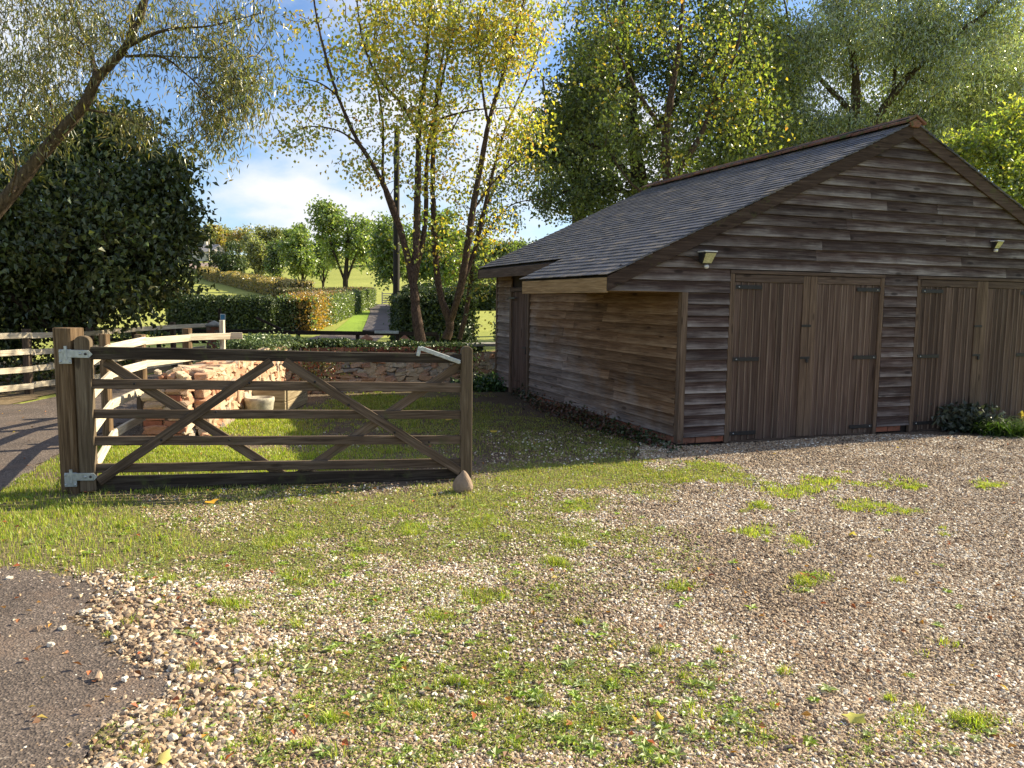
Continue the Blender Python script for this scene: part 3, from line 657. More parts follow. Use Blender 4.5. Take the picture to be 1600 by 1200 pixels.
def clad_row(u0, u1, zb, plane, mt, v_off=0.0, joints=None, mtf=None):
    """plane 'front': along u at v=v_off ; 'side': along v at u=v_off"""
    cuts = [u0] + (joints if joints is not None else []) + [u1]
    if joints is None:
        x = u0; cuts = [u0]
        while u1 - x > 3.4:
            x += random.uniform(1.6, 3.2)
            if u1 - x < .5: break
            cuts.append(x)
        cuts.append(u1)
    for a_, b_ in zip(cuts[:-1], cuts[1:]):
        L = b_ - a_ - .003
        if L < .05: continue
        me = feather(L, random.randint(0, 2))
        mm = mtf(a_, b_, zb) if mtf else mt
        o = link('board', me, None, SH)
        if len(me.materials) == 0: me.materials.append(None)
        o.material_slots[0].link = 'OBJECT'; o.material_slots[0].material = mm
        dz = random.uniform(-.002, .002)
        if plane == 'front': o.location = (a_, v_off - random.uniform(0, .002), zb + .125 + dz)
        else: o.location = (v_off - random.uniform(0, .002), b_, zb + .125 + dz); o.rotation_euler = (0, 0, -math.pi / 2)
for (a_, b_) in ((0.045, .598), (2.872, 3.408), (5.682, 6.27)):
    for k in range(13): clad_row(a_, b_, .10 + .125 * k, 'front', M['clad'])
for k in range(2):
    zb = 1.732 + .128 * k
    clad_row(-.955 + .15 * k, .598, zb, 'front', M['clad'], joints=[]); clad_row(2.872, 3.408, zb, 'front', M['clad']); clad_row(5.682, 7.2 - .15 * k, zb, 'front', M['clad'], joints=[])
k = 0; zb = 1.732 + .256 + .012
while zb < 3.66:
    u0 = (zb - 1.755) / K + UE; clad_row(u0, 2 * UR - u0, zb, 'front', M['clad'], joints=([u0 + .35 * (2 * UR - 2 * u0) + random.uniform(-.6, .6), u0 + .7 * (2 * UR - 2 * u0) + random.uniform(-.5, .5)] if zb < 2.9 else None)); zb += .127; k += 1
def sidemat(a_, b_, zb):
    mid = (a_ + b_) / 2
    return M['clad_side']
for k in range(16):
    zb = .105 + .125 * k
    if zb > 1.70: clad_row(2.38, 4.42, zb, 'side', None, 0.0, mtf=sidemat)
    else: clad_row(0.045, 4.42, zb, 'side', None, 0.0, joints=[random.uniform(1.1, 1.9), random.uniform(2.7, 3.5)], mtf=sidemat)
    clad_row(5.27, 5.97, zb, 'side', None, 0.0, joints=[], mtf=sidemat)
obj_beam('corner_post', (0.003, -.0005, .03), (0.003, -.0005, 1.73), .085, .075, M['door_pale'], SH, up=(1, 0, 0)); 
for o in [SH.children[-1]]: o.location.x += .0
obj_beam('corner_post', (-0.01, 6.0, .03), (-0.01, 6.0, 2.08), .06, .07, M['door_pale'], SH, up=(1, 0, 0))
# roof ---------------------------------------------------------------
mb = MB(); mb.prism([(UE + .02, ZE - .055), (UR, zroof(UR) - .055), (UR, zroof(UR) - .03), (UE + .02, ZE - .03)], 0.0, 2.40)
mb.prism([(-.38, zroof(-.38) - .055), (UR - .002, zroof(UR) - .056), (UR - .002, zroof(UR) - .031), (-.38, zroof(-.38) - .03)], 2.402, 6.03)
mb.prism([(2 * UR - UE - .02, ZE - .055), (UR + .002, zroof(UR) - .055), (UR + .002, zroof(UR) - .03), (2 * UR - UE - .02, ZE - .03)], 0.0, 6.03)
RF = mb.build('roof', M['dark_in'], SH)
def bargeboard(side, v0, name='bargeboard', mt=None, us=UE):
    s = 1 if side < 0 else -1; c = UR
    pts = []
    nseg = 7
    for i in range(nseg + 1):
        u = us + (UR - us) * i / nseg; pts.append((u, zroof(u) - .012 + (.004 * math.sin(i * 2.1 + side))))
    low = [(u, z - .158) for u, z in pts][::-1]
    poly = pts + low
    poly = [(u if side < 0 else 2 * UR - u, z) for u, z in poly]
    mb = MB(); n = len(pts)
    A = [(poly[i], poly[2 * n - 1 - i]) for i in range(n)]
    vs = []
    for (t_, b_) in A: vs += [(t_[0], v0, t_[1]), (b_[0], v0, b_[1]), (t_[0], v0 - .028, t_[1]), (b_[0], v0 - .028, b_[1])]
    fs = [(0, 1, 3, 2), (4 * n - 4, 4 * n - 2, 4 * n - 1, 4 * n - 3)]
    for i in range(n - 1):
        a_ = 4 * i; b2 = a_ + 4
        fs += [(a_, b2, b2 + 1, a_ + 1), (a_ + 2, a_ + 3, b2 + 3, b2 + 2), (a_, a_ + 2, b2 + 2, b2), (a_ + 1, b2 + 1, b2 + 3, a_ + 3)]
    mb.add(vs, fs); return mb.build(name, mt or M['barge'], SH)
bargeboard(-1, -.036); bargeboard(1, -.0365); bargeboard(-1, 6.045, us=-.385); bargeboard(1, 6.046)
# thin fillet below the verge slates
obj_beam('fascia', (-.962, -.03, 1.79), (-.962, 2.395, 1.79), .024, .165, M['fascia'], SH)
obj_beam('fascia', (-.372, 2.41, zroof(-.372) - .105), (-.372, 6.01, zroof(-.372) - .105), .024, .15, M['trim_x'], SH)
obj_beam('soffit', (-.47, -.02, 1.738), (-.47, 2.38, 1.738), .96, .016, M['fascia'], SH)
mb = MB(); mb.prism([(-.95, 1.715), (.0, 1.715), (.0, 2.3), (-.95, 1.86)], 2.372, 2.392); mb.build('cheek_board', M['clad_side'], SH)
# slates
sl_a = math.atan(K); CS = math.cos(sl_a)
mb = MB(); mb.box((0, .125, .0045), (.195, .25, .010)); SLM = mb.mesh('slate', bevel=.0015); SLM.materials.append(M['slate'])
rows = []
GA = 0.1165; nrow = int(4.50 / GA)
for side in (-1, 1):
    for r in range(nrow + 1):
        s = r * GA - .035; u = UE + s * CS
        v_lo = -.085; v_hi = 2.43 if u < -.41 and side < 0 else 6.07
        off = .1 * (r % 2)
        vv = v_lo - off + .1
        while vv - .1 < v_hi:
            a_ = max(vv - .097, v_lo); b_ = min(vv + .097, v_hi)
            if b_ - a_ > .04: rows.append((side, r, s, (a_ + b_) / 2, b_ - a_))
            vv += .2
def slate_mat(side, s, vc, wid):
    tilt = math.radians(4.2 + random.uniform(-.6, 1.0)); dzz = random.uniform(0, .003)
    u = UE + s * CS; z = ZE + s * math.sin(sl_a) - .012
    if side > 0: u = 2 * UR - u
    a_ = (sl_a - tilt)
    # local x along -v/+v, local y up the slope, z normal
    ys = Vector((math.cos(a_) * (1 if side < 0 else -1), 0, math.sin(a_))); xs_ = Vector((0, -1 if side < 0 else 1, 0)); zs = xs_.cross(ys)
    Mx = Matrix((xs_, ys, zs)).transposed().to_4x4(); Mx.translation = Vector((u, vc, z + .022 + dzz)) + ys * random.uniform(-.004, .004)
    Mx = Mx @ Matrix.Rotation(random.uniform(-.012, .012), 4, 'Z') @ Matrix.Diagonal((wid / .194, 1, 1, 1)); return Mx
cam_l = Vector((0, 0, 1.6)); shM = Matrix.Translation((O2[0], O2[1], 0)) @ Matrix.Rotation(math.atan2(U2[1], U2[0]), 4, 'Z')
info = []
for (side, r, s, vc, wid) in rows:
    Mx = slate_mat(side, s, vc, wid); wp = shM @ Mx.translation
    info.append(((wp - cam_l).length + (100 if side > 0 else 0), Mx))
info.sort(key=lambda q: q[0])
for d_, Mx in info[:300]:
    o = link('slate', SLM, None, RF); o.matrix_local = Mx
bm = bmesh.new()
for d_, Mx in info[300:]:
    bb = bmesh.ops.create_cube(bm, size=1, matrix=Mx @ Matrix.Translation((0, .125, .0035)) @ Matrix.Diagonal((.194, .25, .007, 1)))
me = bpy.data.meshes.new('slates'); bm.to_mesh(me); bm.free(); link('slate_courses', me, M['slate'], RF, kind='stuff')
# ridge tiles
mb = MB(); wing = .175
pts = [(-wing * CS, -wing * math.sin(sl_a)), (-.03, -.012), (0, .012), (.03, -.012), (wing * CS, -wing * math.sin(sl_a))]
top = [(x, z + .026) for x, z in pts]
poly = pts + top[::-1]
vs = []
for vq in (0, .445):
    k_ = 1.0 if vq == 0 else .96
    vs += [(x * k_, vq, z * k_ + .0) for x, z in poly]
n = len(poly)
mb.add(vs, [tuple([i, i + n, (i + 1) % n + n, (i + 1) % n]) for i in range(n)] + [(0, 1, 8, 9), (1, 2, 7, 8), (2, 3, 6, 7), (3, 4, 5, 6), (n, n + 9, n + 8, n + 1), (n + 1, n + 8, n + 7, n + 2), (n + 2, n + 7, n + 6, n + 3), (n + 3, n + 6, n + 5, n + 4)])
# raised collar at one end
vs = []
for vq in (0, .05): vs += [(x * 1.1, vq, z * 1.1 + .010) for x, z in poly]
RTM = mb.mesh('ridge_tile'); RTM.materials.append(M['ridge'])
for i in range(14):
    o = link('ridge_tile', RTM, None, RF); o.location = (UR + random.uniform(-.006, .006), -.10 + i * .45, zroof(UR) + .048 + random.uniform(0, .008)); o.rotation_euler = (random.uniform(-.01, .01), 0, random.uniform(-.012, .012))
mb = MB(); mb.prism([(-.10, -.02), (0, .03), (.10, -.02), (.06, -.075), (-.06, -.075)], 0, .03)
mb.build('ridge_end_mortar', M['ridge'], RF, loc=(UR, -.095, zroof(UR) + .01), bevel=.006)
# brick plinth
mb = MB(); mb.box((0, 0, 0), (.205, .1, .065)); BRM = mb.mesh('brick', bevel=.004); BRM.materials.append(M['brick'])
for (a_, b_) in ((0.01, .6), (2.87, 3.41), (5.68, 6.26)):
    x = a_ + .1
    while x < b_ - .02:
        o = link('brick', BRM, None, SH); o.location = (min(x, b_ - .1), .037 + random.uniform(-.003, .003), .060); x += .218
for i in range(20):
    o = link('brick', BRM, None, SH); o.location = (.036, .12 + i * .218, .060 + random.uniform(-.002, .002)); o.rotation_euler = (0, 0, math.pi / 2)
# doors ---------------------------------------------------------------
mb = MB(); mb.add([(-.051, 0, 0), (.051, 0, 0), (.051, -.009, 0), (-.051, -.024, 0), (-.051, 0, 1), (.051, 0, 1), (.051, -.009, 1), (-.051, -.024, 1)],
                  [(0, 1, 5, 4), (1, 2, 6, 5), (2, 3, 7, 6), (0, 3, 2, 1), (4, 5, 6, 7)])
DBM = mb.mesh('board'); DBM.materials.append(M['door'])
mb = MB(); mb.add([(-.051, 0, 0), (-.051, -.024, 0), (-.051, -.024, 1), (-.051, 0, 1)], [(0, 1, 2, 3)])
def add_edge():
    me = bpy.data.meshes.new('board'); vs = [(-.051, 0, 0), (.051, 0, 0), (.051, -.009, 0), (-.044, -.024, 0), (-.051, -.017, 0)]
    vs = [(x, y, z) for z in (0, 1) for x, y, _ in vs]; n = 5
    fs = [tuple((i, (i + 1) % n, (i + 1) % n + n, i + n)) for i in range(n)] + [(4, 3, 2, 1, 0), (5, 6, 7, 8, 9)]
    me.from_pydata(vs, [], fs); me.materials.append(M['door']); me.materials.append(M['edge_pale'])
    me.polygons[3].material_index = 1; me.polygons[4].material_index = 1
    bm = bmesh.new(); bm.from_mesh(me); bmesh.ops.recalc_face_normals(bm, faces=bm.faces); bm.to_mesh(me); bm.free(); return me
DBM = add_edge()
def iron_strap(parent, x0, x1, z, y, flip=1, jamb=None):
    obj_beam('strap_hinge', (x0, y, z), (x1, y, z), .008, .044, M['iron'], parent, bevel=.001)
    if jamb is not None: obj_beam('hinge_plate', (jamb, y + .006, z - .065), (jamb, y + .006, z + .065), .038, .012, M['iron'], parent, up=(0, 1, 0), bevel=.001)
    mb = MB(); mb.lathe([(.0085, 0), (.008, .006), (.004, .009)], 8); 
    mb.build('bolt', M['galv'], parent, loc=(x0 + .045 * flip, y - .003, z), rot=(math.pi / 2, 0, 0), smooth=True)
def leaf_door(u0, u1, hinge_left, v=-.002, z0=.035, z1=1.944, n=10):
    w = u1 - u0; mb = MB(); mb.box((w / 2, .012, (z0 + z1) / 2), (w - .006, .014, z1 - z0 - .004))
    d = mb.build('door', M['dark_in'], SH, loc=(u0, v, 0))
    bw = (w - .10) / n
    sx = .0 if hinge_left else w - .1
    # stile on the meeting side is a pale plain board
    ws = [random.uniform(.75, 1.25) for _ in range(n)]; sw_ = sum(ws); xc = 0.0 if hinge_left else .10
    for i in range(n):
        bw = ws[i] / sw_ * (w - .10); x = xc + bw / 2; xc += bw; o = link('board', DBM, None, d)
        zt = z1 - .092; zb_ = z0 + random.uniform(-.008, .006); o.location = (x, random.uniform(-.001, .002), zb_); o.scale = (bw / .102 * .97, 1, zt - zb_)
    obj_beam('stile', ((w - .0505) if hinge_left else .0505, -.013, z0), ((w - .0505) if hinge_left else .0505, -.013, z1), .099, .024, M['door_pale'], d, up=(0, 1, 0))
    a_, b_ = (.002, w - .10) if hinge_left else (.10, w - .002)
    obj_beam('top_rail', (a_, -.013, z1 - .044), (b_, -.013, z1 - .044), .022, .086, M['trim_x'], d)
    for z in (1.80, .975, .115):
        if hinge_left: iron_strap(d, .008, .37, z, -.0285, 1, jamb=-.032)
        else: iron_strap(d, w - .008, w - .37, z, -.0285, -1, jamb=w + .032)
    return d
for (a_, b_) in ((.66, 2.81), (3.47, 5.62)):
    c = (a_ + b_) / 2
    dl = leaf_door(a_ + .003, c - .001, True); dr = leaf_door(c + .001, b_ - .003, False)
    for z in (1.36, .98):
        obj_beam('hasp', (b_ - c - 1.13 + .02 + 1.0, -.026, z), (b_ - c - 1.13 + 1.16, -.026, z), .01, .028, M['iron'], dl, bevel=.002)
    mb = MB(); mb.box((0, 0, 0), (.038, .02, .045)); mb.build('padlock', M['iron'], dl, bevel=.006, loc=(1.055, -.045, .945))
    for x in (a_ - .031, b_ + .031): obj_beam('door_frame', (x, -.008, .01), (x, -.008, 1.948), .056, .046, M['door_pale'], SH, up=(0, 1, 0))
    obj_beam('door_frame', (a_ - .062, -.010, 1.970), (b_ + .062, -.010, 1.970), .05, .040, M['trim_x'], SH)
    mb = MB(); mb.box(((a_ + b_) / 2, .012, .018), (b_ - a_, .03, .032)); mb.build('sill', M['trim_x'], SH)
# side door with its frame (between the long wall and the far end)
mb = MB(); mb.box((.004, 4.85, .92), (.02, .76, 1.70)); sdoor = mb.build('door', M['dark_in'], SH)
for i in range(7):
    o = link('board', DBM, None, sdoor); o.rotation_euler = (0, 0, -math.pi / 2); o.scale = (1.03, 1, 1.68 + random.uniform(-.01, .01)); o.location = (-.008, 4.53 + i * .106, .08)
for y in (4.445, 5.245): obj_beam('door_frame', (-.032, y, .03), (-.032, y, 1.77), .07, .06, M['door_pale'], SH, up=(1, 0, 0))
obj_beam('door_frame', (-.034, 4.42, 1.805), (-.034, 5.28, 1.805), .05, .07, M['trim_x'], SH)
obj_beam('strap_hinge', (-.075, 5.27, 1.66), (-.075, 5.0, 1.66), .008, .035, M['iron'], sdoor, bevel=.001)
obj_beam('latch', (-.06, 4.50, .84), (-.06, 4.64, .84), .02, .022, M['iron'], sdoor, bevel=.002)
obj_beam('handle', (-.062, 4.50, .74), (-.062, 4.50, .86), .02, .018, M['iron'], sdoor, up=(1, 0, 0), bevel=.002)

# floodlights on the gable
def floodlight(u, z, s, label, cable=True):
    p = shedw(u, -.03, z); r = empty('floodlight', p, math.atan2(U2[1], U2[0]), label=label, cat='lamp', group='floodlights on the shed gable')
    mb = MB(); mb.add([(-.075 * s, -.02, .05 * s), (.075 * s, -.02, .05 * s), (.075 * s, -.15 * s, .055 * s), (-.075 * s, -.15 * s, .055 * s), (-.06 * s, -.02, -.06 * s), (.06 * s, -.02, -.06 * s), (.06 * s, -.07 * s, -.075 * s), (-.06 * s, -.07 * s, -.075 * s)],
                      [(0, 1, 5, 4), (1, 2, 6, 5), (2, 3, 7, 6), (3, 0, 4, 7), (4, 5, 6, 7)])
    mb.build('housing', M['blackplastic'], r, bevel=.004)
    mb = MB(); mb.box((0, -.085 * s, .059 * s), (.165 * s, .15 * s, .014)); mb.build('top_cover', M['alu'], r, bevel=.004)
    mb = MB(); mb.add([(-.068 * s, -.148 * s, .045 * s), (.068 * s, -.148 * s, .045 * s), (.055 * s, -.077 * s, -.062 * s), (-.055 * s, -.077 * s, -.062 * s)], [(0, 1, 2, 3)])
    o = mb.build('lamp_glass', M['lens'], r); o.location = (0, -.006, -.003)
    obj_beam('bracket', (0, -.0, -.045 * s), (-.0, -.05 * s, -.05 * s), .09 * s, .012, M['blackplastic'], r, bevel=.002)
    mb = MB(); mb.lathe([(.001, -.026), (.022, -.022), (.027, -.005), (.027, .006), (.018, .016)], 12); mb.build('motion_sensor', M['alu'], r, smooth=True, loc=(.012, -.055 * s, -.098 * s))
    if cable:
        P, Rr = smooth_path([(-.03, -.01, -.05), (-.09, -.008, -.03), (-.15, -.008, .0), (-.24, -.008, .012)], [.004] * 4, 5)
        V, F = tube(P, Rr, 6); link('cable', fast_mesh('cable', V, F, None, True, M['blackplastic']), parent=r)
floodlight(.22, 2.115, 1.0, 'white topped square floodlight above the left edge of the left shed doors')
floodlight(4.66, 2.42, .72, 'small floodlight high on the gable above the right shed doors', False)

# ================= GATE (frame of its own: x along the gate)
G0 = g(150, 770); G1 = g(718, 750); GL = float(np.linalg.norm(G1 - G0)); GA_ = math.atan2(G1[1] - G0[1], G1[0] - G0[0])
GT = empty('field_gate', (G0[0], G0[1], 0), GA_, label='brown wooden five bar field gate with crossed braces standing open by the gravel', cat='gate')
def bar(zl0, zl1, zr0, zr1, name='bar', mt=None, th=.032, x0=.0, x1=3.01, y=0.0):
    p = Vector((x0, y, (zl0 + zl1) / 2)); q = Vector((x1, y, (zr0 + zr1) / 2)); hl = zl0 - zl1; hr = zr0 - zr1
    L = x1 - x0; mb = MB(); n = 5; vs = []
    for i in range(n + 1):
        f = i / n; h = (hl * (1 - f) + hr * f) / 2; zc = (p.z - p.z) ; dz = random.uniform(-.003, .003) if 0 < i < n else 0
        zc = (q.z - p.z) * f + dz
        vs += [(L * f, -th / 2, zc - h), (L * f, th / 2, zc - h), (L * f, th / 2, zc + h), (L * f, -th / 2, zc + h)]
    fs = [(0, 1, 2, 3), (4 * n + 3, 4 * n + 2, 4 * n + 1, 4 * n)]
    for i in range(n):
        for j in range(4): fs.append((4 * i + j, 4 * i + 4 + j, 4 * i + 4 + (j + 1) % 4, 4 * i + (j + 1) % 4))
    mb.add(vs, fs); return mb.build(name, mt or M['gate'], GT, bevel=.003, loc=p)
bar(1.196, 1.095, 1.132, 1.055, 'top_bar', M['gate_top'], .07)
bar(.935, .857, .876, .795); bar(.690, .617, .630, .556); bar(.467, .393, .405, .329); bar(.241, .168, .199, .119)
bar(.137, -.004, .103, .012, 'bottom_board', M['gate_top'], .03, y=.012)
def gbrace(xa, za, xb, zb, y, th=.022, w=.078): return obj_beam('brace', (xa, y, za), (xb, y, zb), th, w, M['gate'], GT, bevel=.003)
gbrace(.03, .10, 1.40, 1.075, -.029); gbrace(1.50, 1.075, 3.0, .085, -.029)
gbrace(.10, 1.075, 1.50, .07, .030); gbrace(1.58, .07, 3.0, 1.035, .030)
# hanging stile (rounded shoulder) and closing stile (rounded head)
def stile(x0, x1, z0, z1, th, name, mt, r):
    xc = (x0 + x1) / 2; w = x1 - x0; poly = [(-w / 2, z0), (w / 2, z0)]
    for i in range(9):
        a_ = math.pi * i / 8; poly.append((w / 2 * math.cos(a_), z1 - r + r * math.sin(a_)))
    mb = MB(); mb.prism(poly, -th / 2, th / 2); return mb.build(name, mt, GT, loc=(xc, 0, 0), bevel=.004)
stile(-.105, .012, .02, 1.285, .085, 'hanging_stile', M['gate_z'], .05)
stile(3.005, 3.105, .0, 1.205, .085, 'closing_stile', M['gate_z'], .045)
for (x, z) in ((.33, .897), (.95, .655), (1.22, .895), (2.03, .70), (2.42, .45), (1.05, .42), (.52, .43), (1.75, .9), (2.72, .36)):
    mb = MB(); mb.lathe([(.010, 0), (.0095, .005), (.004, .008)], 8); mb.build('bolt', M['iron'], GT, loc=(x, -.041 if abs(x - .95) < .5 else -.0415, z), rot=(math.pi / 2, 0, 0))
# top and bottom hinges
for zc, ln in ((1.145, .20), (.15, .19)):
    h = obj_beam('hinge', (-.175, -.050, zc), (.0, -.050, zc - .006), .008, .062, M['galv'], GT, bevel=.002)
    mb = MB(); mb.add([(0, -.004, -.031), (0, .004, -.031), (0, .004, .031), (0, -.004, .031), (.03, 0, 0)], [(0, 1, 4), (1, 2, 4), (2, 3, 4), (3, 0, 4), (0, 3, 2, 1)]); o = mb.build('hinge_tip', M['galv'], GT, loc=(.001, -.050, zc - .006))
    mb = MB(); mb.lathe([(.012, -.055), (.012, .055)], 10); mb.build('hinge_pin', M['galv'], GT, loc=(-.165, -.052, zc + .004))
    for x in (-.06, -.02): 
        mb = MB(); mb.lathe([(.011, 0), (.010, .006), (.004, .010)], 8); mb.build('bolt', M['galv'] if x < -.03 else M['iron'], GT, loc=(x, -.054, zc - .004), rot=(math.pi / 2, 0, 0))
# galvanised spring latch lying along the top bar
lt = obj_beam('latch_arm', (2.64, -.045, 1.190), (2.99, -.05, 1.065), .022, .038, M['galv'], GT, bevel=.004)
obj_beam('latch_mount', (2.62, -.045, 1.12), (2.64, -.045, 1.20), .03, .03, M['galv'], GT, up=(0, 1, 0), bevel=.003)
obj_beam('latch_rod', (2.80, -.052, 1.125), (2.995, -.052, 1.060), .016, .016, M['galv'], GT, bevel=.003)

# gate post: thick round-edged timber
_gu = (G1 - G0) / GL; pa = G0 + _gu * (-.165) + np.array([-_gu[1], _gu[0], 0]) * .075; GP = empty('gate_post', (pa[0], pa[1], 0), R_(-15), label='thick squared timber gate post carrying the gate on galvanised hinges', cat='post')
def bigpost(name, w, d, h, mt, parent, n=20, jitter=.006, loc=(0, 0, 0), sq=.55, lean=(0, 0), top=None):
    V = []; F = []; rows_ = 9; r = random.Random(name + str(loc))
    ang = [2 * math.pi * i / n for i in range(n)]; gj = [r.uniform(-jitter, jitter) for _ in ang]
    for k in range(rows_):
        z = -.15 + (h + .15) * k / (rows_ - 1)
        for i, a_ in enumerate(ang):
            c, s = math.cos(a_), math.sin(a_); m_ = (abs(c) ** (2 / sq) + abs(s) ** (2 / sq)) ** (-sq / 2)
            V.append((c * m_ * w / 2 + gj[i] + lean[0] * z, s * m_ * d / 2 + gj[i] + lean[1] * z, z))
    for k in range(rows_ - 1):
        for i in range(n): F.append((k * n + i, k * n + (i + 1) % n, (k + 1) * n + (i + 1) % n, (k + 1) * n + i))
    top_r = [len(V) + i for i in range(n)]
    for i, a_ in enumerate(ang): 
        x, y, z = V[(rows_ - 1) * n + i]; V.append((x * .93, y * .93, z + (.004 if top is None else top)))
    for i in range(n): F.append(((rows_ - 1) * n + i, (rows_ - 1) * n + (i + 1) % n, top_r[(i + 1) % n], top_r[i]))
    F.append(tuple(top_r)); mb = MB(); mb.add(V, F); o = mb.build(name, mt, parent, loc=loc)
    return o
bigpost('post_shaft', .172, .165, 1.34, M['post'], GP, 28, .003, lean=(-.012, 0), sq=.22)
for zc in (1.120, .125):
    obj_beam('hinge_bracket', (-.215, -.046, zc), (-.125, -.046, zc), .010, .115, M['galv'], GT, bevel=.002)
    for (x, z) in ((-.205, zc - .040), (-.135, zc - .040), (-.205, zc + .040)):
        mb = MB(); mb.lathe([(.010, 0), (.009, .006), (.004, .009)], 8); mb.build('bolt', M['galv'], GT, loc=(x, -.052, z), rot=(math.pi / 2, 0, 0))
# stone propping the gate
def rock(name, s, mt, parent=None, loc=(0, 0, 0), sub=3, rough=.22, seed=0, **k):
    bm = bmesh.new(); bmesh.ops.create_icosphere(bm, subdivisions=sub, radius=1)
    for v_ in bm.verts:
        p = v_.co.copy(); nn = mnoise.noise(p * 1.1 + Vector((seed * 3.1, seed, 0))); n3 = mnoise.noise(p * 3.0 + Vector((seed, 5, seed)))
        v_.co = p * (1 + rough * nn + rough * .3 * n3); v_.co.x *= s[0]; v_.co.y *= s[1]; v_.co.z *= s[2]
    me = bpy.data.meshes.new(name); bm.to_mesh(me); bm.free()
    for p in me.polygons: p.use_smooth = True
    return link(name, me, mt, parent, loc=loc, **k)
ps = g(722, 771); bm = bmesh.new(); bmesh.ops.create_icosphere(bm, subdivisions=3, radius=1)
for v_ in bm.verts:
    p = v_.co.copy(); z = (p.z + 1) / 2; taper = 1.08 - .74 * z ** 1.25; v_.co.x = p.x * .105 * taper * (1 + .12 * mnoise.noise(p * 1.3)) + .01 * z; v_.co.y = p.y * .085 * taper * (1 + .15 * mnoise.noise(p * 1.4 + Vector((4, 0, 0)))); v_.co.z = z * .205 * (1 + .05 * mnoise.noise(p * 2)) - .02
    q = mnoise.noise(p * 4.2); v_.co.x += q * .004; v_.co.y += q * .004
me = bpy.data.meshes.new('prop_stone'); bm.to_mesh(me); bm.free()
link('prop_stone', me, M['propstone'], loc=(ps[0], ps[1] + .05, 0), label='pointed brown stone propping the foot of the open gate', cat='stone')

# ================= FENCES
def rail_obj(p, q, th, h, mt, root, name='rail', sag=.0):
    bx, by, bz = root.location
    return obj_beam(name, Vector(p) - root.location, Vector(q) - root.location, th, h, mt, root, bevel=.004)
# fence B: behind the gate, following the road edge
FB = empty('roadside_fence', (-3.75, 6.5, 0), label='pale four rail fence running back behind the gate beside the stone wall', cat='fence')
fb = [(-3.60, 6.62), (-4.33, 8.42), (-4.62, 9.85), (-4.50, 10.95), (-4.12, 11.55), (-3.95, 11.62)]
fpost = [(-4.33, 8.42, 1.20, .10, 0), (-4.62, 9.85, 1.13, .125, 0), (-4.50, 10.98, 1.17, .125, 0)]
for (x, y, h, w, _) in fpost: bigpost('fence_post', w, w, h, M['post'], FB, 14, .002, loc=(x + 3.75, y - 6.5, 0), sq=.8)
obj_beam('fence_post', (-4.20 + 3.75, 11.5 - 6.5, 0), (-4.20 + 3.75, 11.5 - 6.5, 1.28), .075, .06, M['rail'], FB, up=(1, 0, 0))
for zi, z in enumerate((1.055, .77, .46, .13)):
    ns = len(fb) - 1 if zi < 1 else (4 if zi < 2 else 3)
    for i in range(ns):
        a_, b_ = fb[i], fb[i + 1]; off = .055
        d = np.array([b_[0] - a_[0], b_[1] - a_[1]]); d /= np.linalg.norm(d); s = np.array([d[1], -d[0]]) * .052
        rail_obj((a_[0] + s[0] + d[0] * .004, a_[1] + s[1] + d[1] * .004, z + random.uniform(-.01, .01)), (b_[0] + s[0] - d[0] * .004, b_[1] + s[1] - d[1] * .004, z + random.uniform(-.01, .01)), .036, .092, M['rail'], FB)
# fence A: far side of the road
FA = empty('lane_fence', (-7.8, 12.0, 0), label='pale four rail fence along the far side of the road below the dark tree', cat='fence')
fa = [(-12.5, 11.3), (-10.2, 11.35), (-7.98, 11.4), (-7.735, 12.75), (-7.70, 14.6), (-7.78, 16.5), (-7.75, 18.3), (-7.5, 19.9)]
for i, (x, y) in enumerate(fa):
    dz = -.05 * max(0, min(1, (y - 12) / 2)); dd_x = -.07 if i > 2 else 0; dd_y = .06 if i <= 2 else 0
    obj_beam('fence_post', (x + 7.8 + dd_x, y + dd_y - 12, -.15), (x + 7.8 + dd_x, y + dd_y - 12, 1.08 + dz), .10, .10, M['gate'], FA, up=(1, 0, 0), bevel=.006)
for z in (.985, .715, .445, .175):
    for i in range(len(fa) - 1):
        a_, b_ = fa[i], fa[i + 1]; za = -.06 * max(0, min(1, (a_[1] - 12) / 2)); zb = -.06 * max(0, min(1, (b_[1] - 12) / 2))
        d = np.array([b_[0] - a_[0], b_[1] - a_[1]]); d /= np.linalg.norm(d)
        rail_obj((a_[0] + d[0] * .003, a_[1] + d[1] * .003, z + za + random.uniform(-.010, .010)), (b_[0] - d[0] * .003, b_[1] - d[1] * .003, z + zb + random.uniform(-.010, .010)), .038, .092, M['rail'], FA)
# low dark railing with brick piers where the lane leaves
FD = empty('dark_railing', (-5, 20, 0), label='low black painted post and rail fence crossing in front of the lane', cat='fence')
pts_ = [(-10.9, 20.3), (-9.0, 20.2), (-7.2, 20.1), (-5.4, 20.0), (-3.9, 20.0), (-2.9, 20.05), (-1.9, 20.1)]
for i, (x, y) in enumerate(pts_): obj_beam('fence_post', (x + 5, y - 20, 0), (x + 5, y - 20, .74), .09, .09, M['rail_dark'], FD, up=(1, 0, 0), bevel=.006)
for z in (.76, .50, .22):
    for i in range(len(pts_) - 1): rail_obj((pts_[i][0] + .003, pts_[i][1] - .06, z), (pts_[i + 1][0] - .003, pts_[i + 1][1] - .06, z), .04, .10, M['rail_dark'], FD)
rail_obj((-3.45, 19.85, .80), (-2.85, 19.85, .80), .03, .07, M['galv'], FD, 'steel_bar')
rail_obj((-6.4, 19.86, 1.12), (-5.75, 19.86, .82), .03, .06, M['rail_dark'], FD, 'raised_bar')
